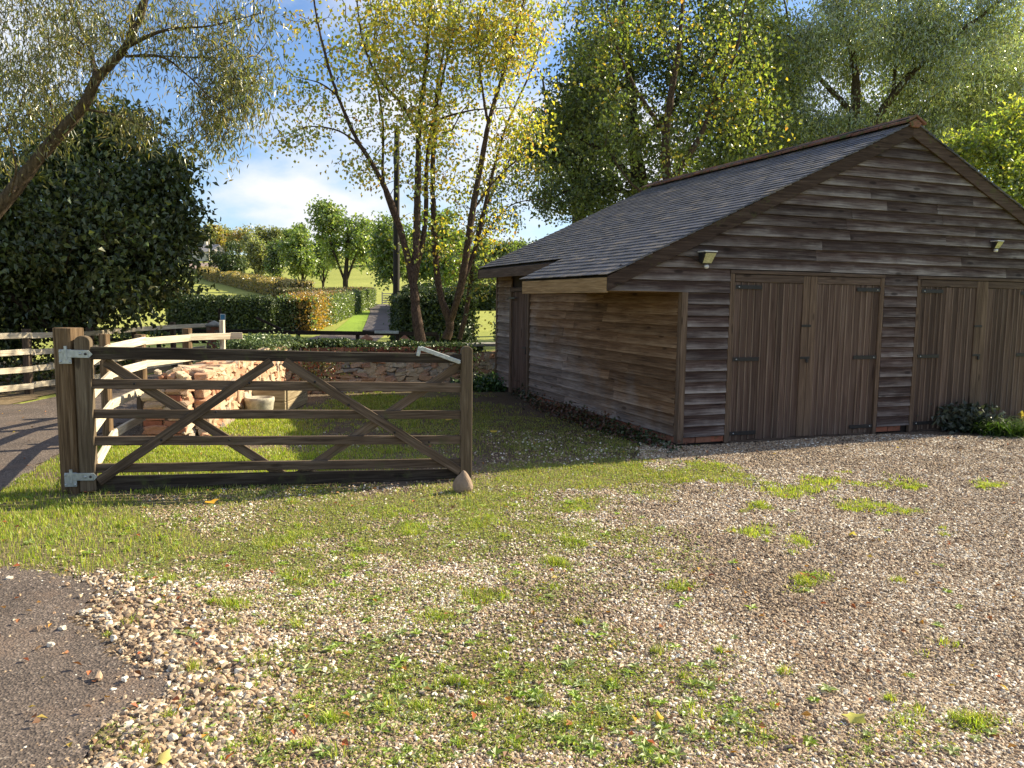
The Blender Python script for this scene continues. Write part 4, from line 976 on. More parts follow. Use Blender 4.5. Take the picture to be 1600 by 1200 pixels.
def brick_pier(x, y, w, h, label, cap='pyramid'):
    r = empty('brick_pier', (x, y, 0), .1, label=label, cat='pillar', group='brick piers of the lane entrance')
    mb = MB(); mb.box((0, 0, h / 2 - .05), (w - .012, w - .012, h - .1)); mb.build('pier_core', M['mortar'], r)
    nc = int((h - .06) / .075)
    for k in range(nc):
        for s in range(4):
            a_ = s * math.pi / 2; o = link('brick', BRM, None, r); sh_ = (.055 if k % 2 else -.055) * (w / .33)
            o.scale = ((w - .115) / .205, 1, 1)
            o.location = (math.cos(a_) * (w / 2 - .05) - math.sin(a_) * sh_, math.sin(a_) * (w / 2 - .05) + math.cos(a_) * sh_, .04 + k * .075); o.rotation_euler = (0, 0, a_ + math.pi / 2)
    mb = MB(); zt = .04 + nc * .075 - .03
    mb.add([(-w * .58, -w * .58, zt), (w * .58, -w * .58, zt), (w * .58, w * .58, zt), (-w * .58, w * .58, zt), (-w * .58, -w * .58, zt + .04), (w * .58, -w * .58, zt + .04), (w * .58, w * .58, zt + .04), (-w * .58, w * .58, zt + .04), (0, 0, zt + .15)],
           [(3, 2, 1, 0), (0, 1, 5, 4), (1, 2, 6, 5), (2, 3, 7, 6), (3, 0, 4, 7), (4, 5, 8), (5, 6, 8), (6, 7, 8), (7, 4, 8)])
    mb.build('cap', M['slab'] if cap == 'pyramid' else M['brick'], r, bevel=.01); return r
p = at(335, 520, 19.2); brick_pier(p[0], p[1], .30, 1.02, 'dark brick pier with pale pyramid cap behind the pale fence end')
p = at(573, 524, 19.5); brick_pier(p[0], p[1], .26, .72, 'low brick pier in front of the lane', 'b')
p = at(632, 524, 19.5); brick_pier(p[0], p[1], .22, .70, 'low brick pier just left of the first birch trunk', 'b')
# little blue sign on a stake
p = at(343, 500, 19.7); SG = empty('path_sign', (p[0], p[1], 0), label='small blue sign with white border on a stake above the brick pier', cat='sign')
obj_beam('stake', (0, .03, 0), (0, .03, 1.34), .05, .06, M['rail_dark'], SG, up=(1, 0, 0))
mb = MB(); mb.box((0, 0, 0), (.13, .012, .17)); mb.build('sign_board', M['white'], SG, loc=(.09, -.02, 1.12), bevel=.003)
mb = MB(); mb.box((0, 0, 0), (.095, .006, .13)); mb.build('sign_face', M['blue'], SG, loc=(.09, -.029, 1.12))

# ================= STONE WALLS
stone_meshes = []
for i in range(10):
    bm = bmesh.new(); bmesh.ops.create_cube(bm, size=1.0); bmesh.ops.bevel(bm, geom=bm.edges[:], offset=.10, segments=1, affect='EDGES'); bmesh.ops.triangulate(bm, faces=bm.faces[:]); bmesh.ops.subdivide_edges(bm, edges=[e for e in bm.edges if e.calc_length() > .6], cuts=1)
    for v_ in bm.verts:
        p = v_.co; q = Vector((i * 7.1, i * 3.3, 0)); v_.co = p * (1 + .38 * mnoise.noise(p * 1.7 + q)) + Vector((mnoise.noise(p * 2.2 + q), mnoise.noise(p * 2.2 + q * 2), mnoise.noise(p * 2.2 + q * 3))) * .16
    me = bpy.data.meshes.new('stone'); bm.to_mesh(me); bm.free()
    me.materials.append(M['stone']); stone_meshes.append(me)
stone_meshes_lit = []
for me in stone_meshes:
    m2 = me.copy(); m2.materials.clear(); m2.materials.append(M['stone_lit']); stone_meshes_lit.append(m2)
def stone_wall(name, A, B, h0, h1, thick, label, meshes, sw=(.10, .24), sh=(.06, .12), face=1, coping=None, limit=300, dz=0):
    A = np.array(A); B = np.array(B); L = np.linalg.norm(B - A); d = (B - A) / L; ang = math.atan2(d[1], d[0])
    r = empty(name, (A[0], A[1], dz), ang, label=label, cat='wall'); cnt = 0
    mb = MB(); mb.add([(0.02, -thick / 2 * face * -1 * 0 - thick * .42, -.1), (L - .02, -thick * .42, -.1), (L - .02, thick * .42, -.1), (.02, thick * .42, -.1), (.02, -thick * .42, h0 - .04), (L - .02, -thick * .42, h1 - .04), (L - .02, thick * .42, h1 - .04), (.02, thick * .42, h0 - .04)],
                      [(3, 2, 1, 0), (0, 1, 5, 4), (1, 2, 6, 5), (2, 3, 7, 6), (3, 0, 4, 7), (4, 5, 6, 7)]); mb.build('wall_core', M['mortar'], r)
    z = -.02
    while z < max(h0, h1) - .03:
        hh = random.uniform(*sh); x = random.uniform(-.05, .0)
        while x < L and cnt < limit:
            w_ = random.uniform(*sw); top = h0 + (h1 - h0) * x / L
            if z + hh * .6 < top:
                o = link('stone', random.choice(meshes), None, r); o.scale = (w_ * 1.04, .13 * random.uniform(.8, 1.4), hh * random.choice((.75, .95, 1.1, 1.35, 1.6)))
                o.location = (x + w_ / 2, -face * (thick * .42 - .005) + random.uniform(-.014, .014), z + hh / 2 + random.uniform(-.014, .014)); o.rotation_euler = (random.uniform(-.12, .12), random.uniform(-.3, .3), random.uniform(-.15, .15)); cnt += 1
            x += w_ * 1.0
        z += hh * .97
    x = .05
    while x < L - .05:                      # rough capping stones across the top
        w_ = random.uniform(.10, .22); top = h0 + (h1 - h0) * x / L
        for yy in (-.12, .03, .14):
            o = link('stone', random.choice(meshes), None, r); o.scale = (w_, .16, random.uniform(.07, .11)); o.location = (x + w_ / 2, yy + random.uniform(-.02, .02), top - .035 + random.uniform(-.01, .015)); o.rotation_euler = (random.uniform(-.15, .15), random.uniform(-.15, .15), random.uniform(-.4, .4))
        x += w_
    return r, L, ang, d
# back wall in shade, brick course and coping on top
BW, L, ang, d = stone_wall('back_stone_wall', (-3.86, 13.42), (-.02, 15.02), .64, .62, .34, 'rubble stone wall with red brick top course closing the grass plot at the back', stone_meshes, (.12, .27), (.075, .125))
x = .95
mb = MB(); mb.box((0, 0, 0), (.215, .36, .062)); BR2 = mb.mesh('brick', bevel=.004); BR2.materials.append(M['brick'])
i = 0
for row in range(2):
    x = .3 + row * .11
    while x < L - .85:
        o = link('brick', BR2, None, BW); o.location = (x, random.uniform(-.006, .006), .672 + row * .072); x += .226
x = L - .95
while x < L - .05:
    o = obj_beam('coping_slab', (x, 0, .80), (x + .30, 0, .80), .42, .055, M['slab'], BW, bevel=.006); x += .306
# side wall in sun
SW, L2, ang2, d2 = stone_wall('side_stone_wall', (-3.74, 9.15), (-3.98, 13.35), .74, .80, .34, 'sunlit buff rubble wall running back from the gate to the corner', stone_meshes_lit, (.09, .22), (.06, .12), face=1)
# broken end pier of the side wall
PR = empty('ruined_brick_pier', (-3.93, 9.02, 0), ang2 - math.pi / 2 + .0, label='broken red brick and rubble end of the side wall behind the gate', cat='pillar')
mb = MB(); mb.box((0, 0, .30), (.42, .30, .62)); mb.build('pier_core', M['mortar'], PR)
for k in range(9):
    for j in range(2):
        for s_, (yy) in enumerate((-.135, .135)):
            rub = s_ == 0 and random.random() < .55
            o = link('stone' if rub else 'brick', random.choice(stone_meshes) if rub else BRM, None, PR); o.location = (-.11 + j * .222 + (.03 if k % 2 else 0) + random.uniform(-.012, .012), yy + random.uniform(-.015, .012), .035 + k * .073); o.rotation_euler = (random.uniform(-.05, .05), random.uniform(-.05, .05), random.uniform(-.08, .08))
            if rub: o.scale = (random.uniform(.16, .26), .13, random.uniform(.07, .11))
for k in range(16):
    o = link('stone', random.choice(stone_meshes_lit), None, PR); s_ = random.uniform(.06, .12); o.scale = (s_, s_ * .8, s_ * .55)
    a_ = random.uniform(0, 1); o.location = (random.uniform(-.2, .24), random.uniform(-.12, .35), .66 + .10 * a_ + random.uniform(-.02, .03)); o.rotation_euler = (random.uniform(-.6, .6), random.uniform(-.6, .6), random.uniform(0, 3))
for k in range(9):      # right edge stones, lit
    o = link('stone', random.choice(stone_meshes_lit), None, PR); o.scale = (.13, .22, .10 + random.uniform(-.02, .03)); o.location = (.20, random.uniform(-.08, .05), .04 + k * .078); o.rotation_euler = (random.uniform(-.2, .2), random.uniform(-.2, .2), random.uniform(-.2, .2))
for i, (px, py, s_) in enumerate(((247, 667, .13), (305, 675, .10), (320, 685, .09), (300, 690, .08), (258, 684, .08))):
    pq = g(px, py); o = link('fallen_stone', stone_meshes_lit[i], None, loc=(pq[0], pq[1], s_ * .25), scale=(s_ * 1.2, s_, s_ * .75), rot=(.2 * i, .1, i),
         label=['large pinkish rubble block at the foot of the ruined pier', 'pale rubble stone in the grass right of the ruined pier', 'small pale stone lying right of the pale rubble in the grass', 'rust coloured stone in front of the ruined pier corner', 'low rubble stone in the shade under the pier'][i], cat='stone', group='fallen rubble by the side wall')
# planter and carved basin
PL = empty('timber_planter', (-3.66, 11.0, 0), .02, label='pale sleeper planter box standing against the side wall', cat='planter')
for k in range(2):
    z = .085 + k * .165
    obj_beam('plank', (0, .0, z), (.50, .0, z), .055, .160, M['planter'], PL, bevel=.006); obj_beam('plank', (.50 - .002, .03, z), (.50 - .002, 1.12, z), .055, .160, M['planter'], PL, bevel=.006)
    obj_beam('plank', (0, 1.15, z), (.53, 1.15, z), .055, .160, M['planter'], PL, bevel=.006)
mb = MB(); mb.box((.24, .57, .14), (.46, 1.08, .24)); mb.build('soil', M['core'], PL)
pb = at(406, 650, 10.6); BS = empty('stone_basin', (pb[0], 10.6, 0), label='round carved stone basin in front of the timber planter', cat='planter')
mb = MB(); prof = [(.13, 0), (.155, .02), (.15, .06), (.175, .12), (.185, .20), (.195, .235), (.195, .275), (.165, .278), (.155, .24), (.02, .20)]
mb.lathe(prof, 28)
for i in range(len(mb.v)):
    x, y, z = mb.v[i]; a_ = math.atan2(y, x); rr = math.hypot(x, y)
    if .05 < z < .24 and rr > .14: k_ = 1 + .035 * abs(math.sin(a_ * 4)) - .02; mb.v[i] = (x * k_, y * k_, z)
mb.build('basin_bowl', M['concrete'], BS, smooth=True)

# ================= TELEGRAPH POLE and distant things
pp = gt(619, 521); PO = empty('telegraph_pole', (pp[0], pp[1], float(terr(pp[0], pp[1]))), label='tall black telegraph pole beside the lane behind the birches', cat='pole')
V, F = tube([(0, 0, -.2), (0.02, 0, 4.5), (.05, 0, 9.0)], [.155, .14, .115], 12); link('pole_shaft', fast_mesh('pole_shaft', V, F, None, True, M['tar']), parent=PO)
mb = MB(); mb.box((-.10, -.15, 0.75), (.09, .01, .55)); mb.build('marker_plate', M['white'], PO)
mb = MB(); mb.box((0, -.14, 7.6), (.16, .1, .5)); mb.build('pole_box', M['blackplastic'], PO)
for i, (px, pyb, pyt, lb) in enumerate(((327, 412, 357, 'pale utility pole in front of the far bungalow'), (349, 404, 358, 'thin utility pole among the hilltop trees'))):
    q = gt(px, pyb); zt = at(px, pyt, q[1])[2]; o = empty('utility_pole', q, label=lb, cat='pole', group='far utility poles')
    V, F = tube([(0, 0, 0), (0, 0, zt - q[2])], [.16, .12], 8); link('pole_shaft', fast_mesh('pole_shaft', V, F, None, True, M['rail']), parent=o)
    obj_beam('crossarm', (-.5, 0, zt - q[2] - .4), (.5, 0, zt - q[2] - .4), .12, .12, M['rail'], o)
q = gt(322, 409); H = empty('far_bungalow', (q[0], q[1] + 4, q[2]), -.15, label='pale bungalow with grey roof on the hillside left of the pole', cat='house')
mb = MB(); mb.box((-3.5, 0, 1.4), (11, 7, 2.8)); mb.build('wall', M['farwall'], H)
mb = MB(); mb.prism([(-3.9, 2.7), (3.9, 2.7), (0.0, 5.0)], -9.4, 2.4, 'x'); mb.build('roof', M['farroof'], H)
for x in (-7.2, -4.6, -1.8, .6): 
    w_ = obj_beam('window', (x, -3.53, 1.6), (x + 1.2, -3.53, 1.6), .06, 1.1, M['white'], H); obj_beam('pane', (-.5, -.035, 0), (.5, -.035, 0), .02, .9, M['farglass'], w_)
mb = MB(); mb.box((-1.5, 0, 5.2), (.7, .7, 1.1)); mb.build('chimney', M['farwall'], H)
M['drive2'] = simple('brown_forecourt', (0.26, 0.19, 0.16), .9, 0, .5, .15, 0)
strip('forecourt', [gt(296, 425), gt(296, 412)], [gt(338, 424), gt(345, 411)], M['drive2'], .15)
# white farm gate and dark hedge block at the lane end
q = gt(598, 476); LG = empty('lane_gate', (q[0], q[1], q[2]), label='pale five bar gate at the far end of the lane', cat='gate')
for z in (.2, .42, .64, .86, 1.08): obj_beam('bar', (0, 0, z), (2.0, 0, z), .05, .09, M['rail'], LG)
obj_beam('brace', (0.05, .04, .2), (1.9, .04, 1.05), .04, .08, M['rail'], LG)
for x in (-.05, 2.05): obj_beam('gate_stile', (x, 0, 0), (x, 0, 1.25), .1, .1, M['rail'], LG, up=(1, 0, 0))
q = gt(583, 478); LP = empty('marker_post', q, label='grey post with small plate at the lane end', cat='post'); obj_beam('post_shaft', (0, 0, 0), (0, 0, 1.5), .12, .12, M['slab'], LP, up=(1, 0, 0)); obj_beam('plate', (0, -.08, 1.45), (0, -.08, 1.75), .02, .3, M['slab'], LP, up=(0, 1, 0))
# ================= HEDGES
GRN = [(0.045, 0.07, 0.02), (0.07, 0.10, 0.03), (0.03, 0.05, 0.016), (0.09, 0.12, 0.035)]
def lanehedge_cols(P, C):
    px, py = proj(P); k = np.exp(-((px - 475) / 14) ** 2) * .9 + np.exp(-((px - 503) / 12) ** 2) * .8
    s = rng.random(len(P)) < k; C = C.copy(); C[s] = np.array([0.42, 0.25, 0.05]) * rng.uniform(.6, 1.2, (s.sum(), 1)); top = (rng.random(len(P)) < .6) & (P[:, 2] > terr(P[:, 0], P[:, 1]) + 1.6); C[top] = np.array([.26, .15, .08]) * rng.uniform(.7, 1.2, (top.sum(), 1)); return C
GRNL = [(0.12, 0.17, 0.05), (0.16, 0.22, 0.07), (0.09, 0.13, 0.04), (0.2, 0.24, 0.09)]
c0 = g(452, 523); hp = [c0, gt(545, 489), gt(572, 478)]
hl = [np.array([c0[0] + .2, c0[1] + .6]), np.array(hp[1][:2]), np.array(hp[2][:2])]
hedge('lane_hedge', hl, 1.6, 1.55, 'clipped beech hedge turning orange along the left side of the lane', GRNL, 30000, .12, .12, leafm='leaf', palfn=lanehedge_cols)
hedge('front_hedge', [np.array([c0[0] - .9, c0[1] + .2]), np.array([g(288, 520)[0], c0[1] - .3])], 1.5, 1.42, 'dark shaded hedge facing the road in front of the left field', GRN, 16000, .11, .16)
a_ = gt(645, 522); b_ = gt(612, 478)
hedge('lane_hedge', [np.array([a_[0] + 1.1, 37.5]), np.array([b_[0] + 2.2, b_[1]])], 2.0, 1.7, 'dark shaggy hedge along the right side of the lane behind the telegraph pole', GRN, 20000, .12, .25)
hedge('near_shrub_hedge', [np.array([-3.6, 26.5]), np.array([-1.8, 27.0])], 2.4, 1.75, 'dark evergreen bush behind the birch trunks', GRN, 14000, .11, .2, cat='bush')
hedge('field_hedge', [np.array(gt(640, 484)[:2]), np.array(gt(800, 485)[:2])], 2.0, 1.9, 'low dark hedge across the field just left of the shed', GRN, 7000, .3, .1)
BRN = [(0.18, 0.14, 0.06), (0.23, 0.18, 0.08), (0.15, 0.13, 0.05), (0.13, 0.16, 0.05)]
hedge('field_hedge', [np.array(gt(120, 480)[:2]), np.array(gt(290, 480)[:2])], 1.6, 1.5, 'brownish low hedge at the back of the left field', BRN, 7000, .25, .1)
hedge('field_hedge', [np.array(gt(440, 474)[:2]), np.array(gt(566, 470)[:2])], 1.6, 1.3, 'thin brown hedge crossing behind the lane hedge', BRN, 6000, .22, .1)
hillp = [gt(312, 432), gt(350, 444), gt(390, 455), gt(430, 464), gt(468, 470)]
hedge('hill_hedge', [np.array(p[:2]) + np.array([0, 2.0]) for p in hillp], 2.2, 1.9, 'orange brown hedge descending the hillside behind the rail fence', [(0.36, 0.27, 0.10), (0.42, 0.30, 0.13), (0.26, 0.23, 0.09)], 12000, .3, .12, leafm='leaf')
FF = empty('hill_fence', hillp[0], label='dark post and rail fence descending the hillside below the bungalow', cat='fence')
for i in range(len(hillp) - 1):
    A_, B_ = hillp[i], hillp[i + 1]; n_ = max(3, int(np.linalg.norm(B_ - A_) / 4)); 
    for k in range(n_ + (i == len(hillp) - 2)):
        p = A_ + (B_ - A_) * k / n_; zz = float(terr(p[0], p[1])); obj_beam('fence_post', Vector((p[0], p[1], zz)) - FF.location, Vector((p[0], p[1], zz + 1.4)) - FF.location, .16, .16, M['gate'], FF, up=(1, 0, 0), bevel=0)
    for z in (.35, .75, 1.2): obj_beam('rail', Vector((A_[0], A_[1], float(terr(*A_[:2])) + z)) - FF.location, Vector((B_[0], B_[1], float(terr(*B_[:2])) + z)) - FF.location, .08, .14, M['gate'], FF, bevel=0)

# ================= TREES
Y1 = [(0.56, 0.46, 0.05), (0.42, 0.42, 0.07), (0.28, 0.33, 0.07), (0.64, 0.46, 0.05), (0.16, 0.20, 0.05), (0.55, 0.30, 0.06)]
def W3(l): return [at(*q) for q in l]
# --- birches behind the back wall
d0 = 16.6
limbsA = [(W3([(658, 536, d0), (650, 490, d0), (645, 440, d0), (630, 375, d0), (612, 318, d0 - .2), (585, 262, d0 - .3), (556, 215, d0 - .4), (528, 150, d0 - .5), (508, 85, d0 - .6), (492, 10, d0 - .6), (486, -60, d0 - .6)]), [.17, .145, .13, .10, .085, .075, .062, .05, .04, .03, .02]),
          (W3([(645, 440, d0), (650, 390, d0 + .1), (652, 320, d0 + .2), (654, 240, d0 + .2), (655, 190, d0 + .2), (663, 120, d0 + .2), (670, 40, d0), (676, -60, d0)]), [.10, .12, .11, .10, .085, .065, .05, .03]),
          (W3([(645, 450, d0), (664, 350, d0 + .3), (668, 240, d0 + .6), (690, 130, d0 + .7), (720, 0, d0 + .8)]), [.09, .08, .06, .045, .025]),
          (W3([(630, 375, d0), (600, 290, d0 + .4), (598, 190, d0 + .6), (585, 90, d0 + .6), (590, -30, d0 + .5)]), [.06, .05, .04, .03, .02]),
          (W3([(654, 205, d0 + .2), (625, 160, d0), (590, 120, d0 - .3), (566, 60, d0 - .4), (555, -20, d0 - .5)]), [.06, .05, .04, .03, .02]),
          (W3([(655, 205, d0 + .2), (690, 185, d0 + .3), (740, 172, d0 + .4), (800, 168, d0 + .5)]), [.045, .035, .028, .012]),
          (W3([(572, 235, d0 - .3), (530, 205, d0 - .5), (480, 198, d0 - .7), (445, 215, d0 - .8)]), [.04, .025, .018, .008]),
          (W3([(528, 150, d0 - .5), (500, 130, d0 - .7), (460, 120, d0 - .8)]), [.03, .02, .008])]
blA = [(655, 90, 150, 110, d0, 1.4, 3), (540, 60, 110, 90, d0 - .4, 1.2, 1.5), (620, 170, 110, 60, d0, 1.1, 1.3), (720, 200, 60, 60, d0 + .5, 1, .5), (480, 170, 60, 60, d0 - .6, .8, .45), (560, 265, 55, 25, d0 - .3, .6, .35), (650, 280, 60, 60, d0, .8, .5), (650, -60, 180, 90, d0, 1.6, 1.6), (460, 215, 40, 12, d0 - .6, .4, .15), (670, 370, 60, 40, d0, .8, .25)]
tree('birch_tree', W3([(658, 536, d0)])[0] * np.array([1, 1, 0]), [(p_, [q_ * (.70 - .14 * i_ / len(r_)) for i_, q_ in enumerate(r_)]) for p_, r_ in limbsA], blob_points(blA, 760), 'left yellowing birch with forked stems behind the back wall', group='yellowing birches behind the back wall', pal=Y1, palw=(5, 5, 4, 2, 2, .7), leaf=(.088, .064), per=12, spread=.40, droop=.25, twig=.0045, jit=.3)
d1 = 17.4
limbsB = [(W3([(697, 530, d1), (703, 505, d1), (690, 468, d1), (682, 420, d1), (678, 350, d1), (676, 280, d1), (678, 210, d1), (684, 130, d1), (700, 40, d1), (705, -50, d1)]), [.15, .13, .11, .105, .095, .085, .075, .055, .04, .02]),
          (W3([(703, 505, d1), (718, 455, d1 - .2), (728, 400, d1 - .3), (738, 330, d1 - .4), (750, 265, d1 - .4), (763, 195, d1 - .5), (785, 120, d1 - .6), (806, 50, d1 - .7), (830, -50, d1 - .7)]), [.10, .12, .115, .105, .095, .08, .06, .04, .02]),
          (W3([(718, 455, d1 - .2), (745, 380, d1), (765, 290, d1 + .2), (790, 200, d1 + .3), (830, 110, d1 + .3), (860, 20, d1 + .3)]), [.08, .07, .06, .045, .03, .015]),
          (W3([(763, 195, d1 - .5), (755, 150, d1 - .5), (748, 90, d1 - .6), (745, 10, d1 - .6)]), [.05, .04, .03, .015]),
          (W3([(738, 330, d1 - .4), (775, 280, d1 - .3), (820, 240, d1 - .2), (850, 215, d1)]), [.035, .03, .02, .008])]
blB = [(770, 90, 120, 110, d1 - .5, 1.3, 3), (830, 40, 90, 80, d1 - .5, 1.0, 1.2), (720, 30, 110, 90, d1, 1.3, 1.2), (790, 215, 70, 50, d1 - .3, .9, .9), (720, 270, 60, 60, d1, .9, .5), (800, -60, 140, 80, d1, 1.3, 1.2), (740, 360, 60, 50, d1 - .2, .8, .45), (690, 345, 50, 60, d1, .6, .35)]
tree('birch_tree', W3([(697, 530, d1)])[0] * np.array([1, 1, 0]), [(p_, [q_ * (.70 - .14 * i_ / len(r_)) for i_, q_ in enumerate(r_)]) for p_, r_ in limbsB], blob_points(blB, 640), 'middle yellowing birch with two diverging stems behind the back wall', group='yellowing birches behind the back wall', pal=Y1, palw=(5, 5, 4, 2, 2, .7), leaf=(.088, .064), per=12, spread=.40, droop=.25, twig=.0045, jit=.3)
d2 = 18.2
limbsC = [(W3([(718, 530, d2), (728, 490, d2), (735, 440, d2), (742, 390, d2), (752, 340, d2), (775, 290, d2), (800, 240, d2), (815, 190, d2)]), [.085, .08, .075, .07, .06, .045, .03, .015]),
          (W3([(742, 390, d2), (770, 350, d2), (800, 320, d2), (840, 312, d2), (860, 318, d2)]), [.035, .03, .022, .015, .006]),
          (W3([(735, 440, d2), (760, 430, d2 - .1), (775, 445, d2 - .2), (782, 470, d2 - .2)]), [.03, .02, .014, .006])]
blC = [(770, 320, 60, 50, d2, .8, 1), (800, 260, 50, 50, d2, .8, .8), (745, 400, 45, 35, d2, .6, .55), (775, 350, 40, 25, d2, .6, .4), (740, 455, 35, 22, d2, .5, .35), (770, 495, 8, 22, d2, .2, .12)]
tree('birch_tree', W3([(718, 530, d2)])[0] * np.array([1, 1, 0]), [(p_, [q_ * (.70 - .14 * i_ / len(r_)) for i_, q_ in enumerate(r_)]) for p_, r_ in limbsC], blob_points(blC, 190), 'thin right hand birch with low sparse branches near the shed corner', group='yellowing birches behind the back wall', pal=[(0.10, 0.14, 0.035), (0.16, 0.18, 0.04), (0.36, 0.28, 0.05), (0.07, 0.10, 0.03)], leaf=(.08, .055), per=14, spread=.3, droop=.2, twig=.004)
# --- willow leaning in at the left
dw = 8.6
limbsW = [(W3([(-260, 640, dw + .4), (-120, 450, dw + .2), (0, 322, dw), (60, 248, dw), (130, 165, dw), (150, 125, dw), (195, 75, dw), (222, 20, dw), (236, -50, dw)]), [.20, .16, .12, .10, .08, .072, .058, .045, .025]),
          (W3([(150, 125, dw), (140, 75, dw + .2), (122, 35, dw + .3), (100, -20, dw + .4)]), [.04, .035, .028, .015]),
          (W3([(195, 82, dw), (205, 40, dw - .1), (222, 0, dw - .2), (240, -60, dw - .3)]), [.03, .025, .02, .01]),
          (W3([(200, 72, dw), (235, 55, dw - .1), (270, 45, dw - .2), (330, 40, dw - .2), (410, 20, dw - .1)]), [.035, .028, .02, .012, .005]),
          (W3([(196, 88, dw), (250, 88, dw), (290, 115, dw - .1), (325, 150, dw - .2), (345, 175, dw - .2)]), [.022, .018, .014, .010, .005]),
          (W3([(196, 88, dw), (260, 88, dw + .2), (320, 90, dw + .3), (400, 88, dw + .4)]), [.018, .014, .010, .005]),
          (W3([(75, 232, dw), (85, 200, dw + .2), (78, 160, dw + .4), (60, 110, dw + .6)]), [.03, .022, .016, .008]),
          (W3([(130, 170, dw), (180, 180, dw + .1), (230, 200, dw + .2), (280, 225, dw + .2)]), [.02, .015, .01, .005]),
          (W3([(30, 285, dw), (18, 300, dw - .2), (25, 260, dw - .4), (10, 200, dw - .5)]), [.03, .02, .015, .008])]
blW = [(60, 60, 130, 120, dw + .6, 1.4, 3.2), (20, 180, 90, 90, dw + .5, 1.0, 1.6), (160, 50, 110, 70, dw + .2, 1.1, 1.3), (300, 30, 110, 60, dw, .7, 1.3), (400, 60, 70, 80, dw, .6, .9), (330, 130, 90, 50, dw, .6, 1.0), (280, 195, 90, 35, dw, .5, .75), (400, 130, 40, 50, dw, .5, .5), (200, 170, 70, 35, dw + .1, .5, .4), (330, 235, 40, 14, dw, .4, .12), (150, -60, 300, 60, dw, 1.2, 1.6), (300, 165, 120, 45, dw, .6, .6)]
WIL = [(0.11, 0.125, 0.045), (0.17, 0.18, 0.06), (0.24, 0.23, 0.085), (0.075, 0.085, 0.035), (0.32, 0.27, 0.08)]
tree('willow_tree', W3([(-260, 640, dw + .4)])[0] * np.array([1, 1, 0]), [(p_, [q_ * .68 for q_ in r_]) for p_, r_ in limbsW], blob_points(blW, 800, 1.5), 'leaning willow with bare trunk and narrow leaves across the top left', bark='bark_w', pal=WIL, leaf=(.085, .016), per=20, spread=.22, droop=.5, twig=.0028, hang=.09, jit=.35)
# --- big dark round tree behind the lane fence
dd_ = 15.2
limbsD = [(W3([(110, 618, dd_), (112, 560, dd_), (115, 480, dd_), (112, 400, dd_), (118, 320, dd_), (125, 240, dd_)]), [.26, .22, .19, .15, .10, .05]),
          (W3([(112, 540, dd_), (180, 470, dd_ - .5), (240, 420, dd_ - .6), (285, 390, dd_ - .6)]), [.10, .07, .04, .02]),
          (W3([(112, 540, dd_), (40, 480, dd_ - .6), (-40, 420, dd_ - .8)]), [.10, .07, .03]),
          (W3([(115, 470, dd_), (190, 380, dd_), (240, 310, dd_), (255, 270, dd_)]), [.08, .05, .03, .015]),
          (W3([(115, 470, dd_), (40, 370, dd_ + .4), (-20, 280, dd_ + .3)]), [.08, .05, .02])]
blD = [(85, 395, 180, 115, dd_, 2.2, 4), (150, 310, 115, 90, dd_, 1.8, 2), (212, 365, 74, 72, dd_ - .3, 1.4, 1.4), (190, 430, 80, 36, dd_ - .5, 1.0, .7), (20, 340, 130, 110, dd_, 2.0, 2), (-10, 500, 110, 50, dd_ + .3, 1.6, 1.1), (-90, 450, 130, 150, dd_, 2, 1.4), (150, 240, 90, 60, dd_, 1.2, .8), (255, 300, 45, 35, dd_, .7, .25), (272, 385, 24, 42, dd_ - .3, .6, .25), (274, 335, 26, 18, dd_ - .4, .4, .10), (286, 372, 14, 14, dd_ - .4, .4, .07), (250, 262, 34, 20, dd_ - .2, .5, .14), (175, 200, 60, 30, dd_, .8, .3), (60, 215, 60, 40, dd_, .8, .3), (268, 440, 26, 14, dd_ - .4, .4, .10), (205, 478, 26, 12, dd_ - .5, .4, .07), (80, 480, 70, 30, dd_ - .2, 1, .6)]
DK = [(0.050, 0.070, 0.018), (0.075, 0.100, 0.025), (0.032, 0.047, 0.014), (0.11, 0.135, 0.032), (0.17, 0.17, 0.03)]
tree('hornbeam_tree', W3([(110, 618, dd_)])[0] * np.array([1, 1, 0]), limbsD, blob_points(blD, 1250, 1.1), 'big dark round crowned tree behind the pale lane fence at the left', bark='bark_d', leafm='leafdark', pal=DK, palw=(4, 3, 3, 1.4, .4), leaf=(.12, .08), per=42, spread=.50, droop=.1, twig=.006)
# --- dark oak and golden maple behind the shed
de = 25.0
limbsE = [(W3([(1010, 480, de), (1008, 380, de), (1002, 300, de), (990, 220, de), (985, 130, de), (975, 30, de), (970, -60, de)]), [.34, .30, .26, .20, .15, .10, .05]),
          (W3([(1002, 300, de), (960, 250, de), (905, 215, de), (868, 190, de)]), [.14, .09, .05, .02]),
          (W3([(1004, 310, de), (940, 290, de), (880, 300, de), (850, 330, de)]), [.10, .07, .04, .02]),
          (W3([(992, 230, de), (1050, 170, de), (1090, 100, de), (1110, 20, de)]), [.13, .09, .06, .03]),
          (W3([(987, 150, de), (930, 90, de), (900, 40, de)]), [.09, .05, .02])]
blE = [(1000, 160, 150, 120, de, 2.4, 3.2), (900, 170, 55, 60, de, 1.4, .8), (890, 300, 60, 45, de, 1.6, 1.3), (950, 330, 90, 50, de, 1.8, 1.1), (1000, 40, 110, 80, de, 2, 1.5), (930, 90, 40, 50, de, 1.2, .5), (1080, 240, 90, 60, de, 2, 1.3), (980, -70, 150, 60, de, 2, .8), (1150, 150, 60, 90, de, 1.6, .9), (1200, 120, 60, 110, de, 1.8, 1.0), (1140, 30, 80, 70, de, 1.8, .8), (1190, 230, 70, 50, de, 1.6, .7), (1060, 100, 80, 80, de, 2, 1)]
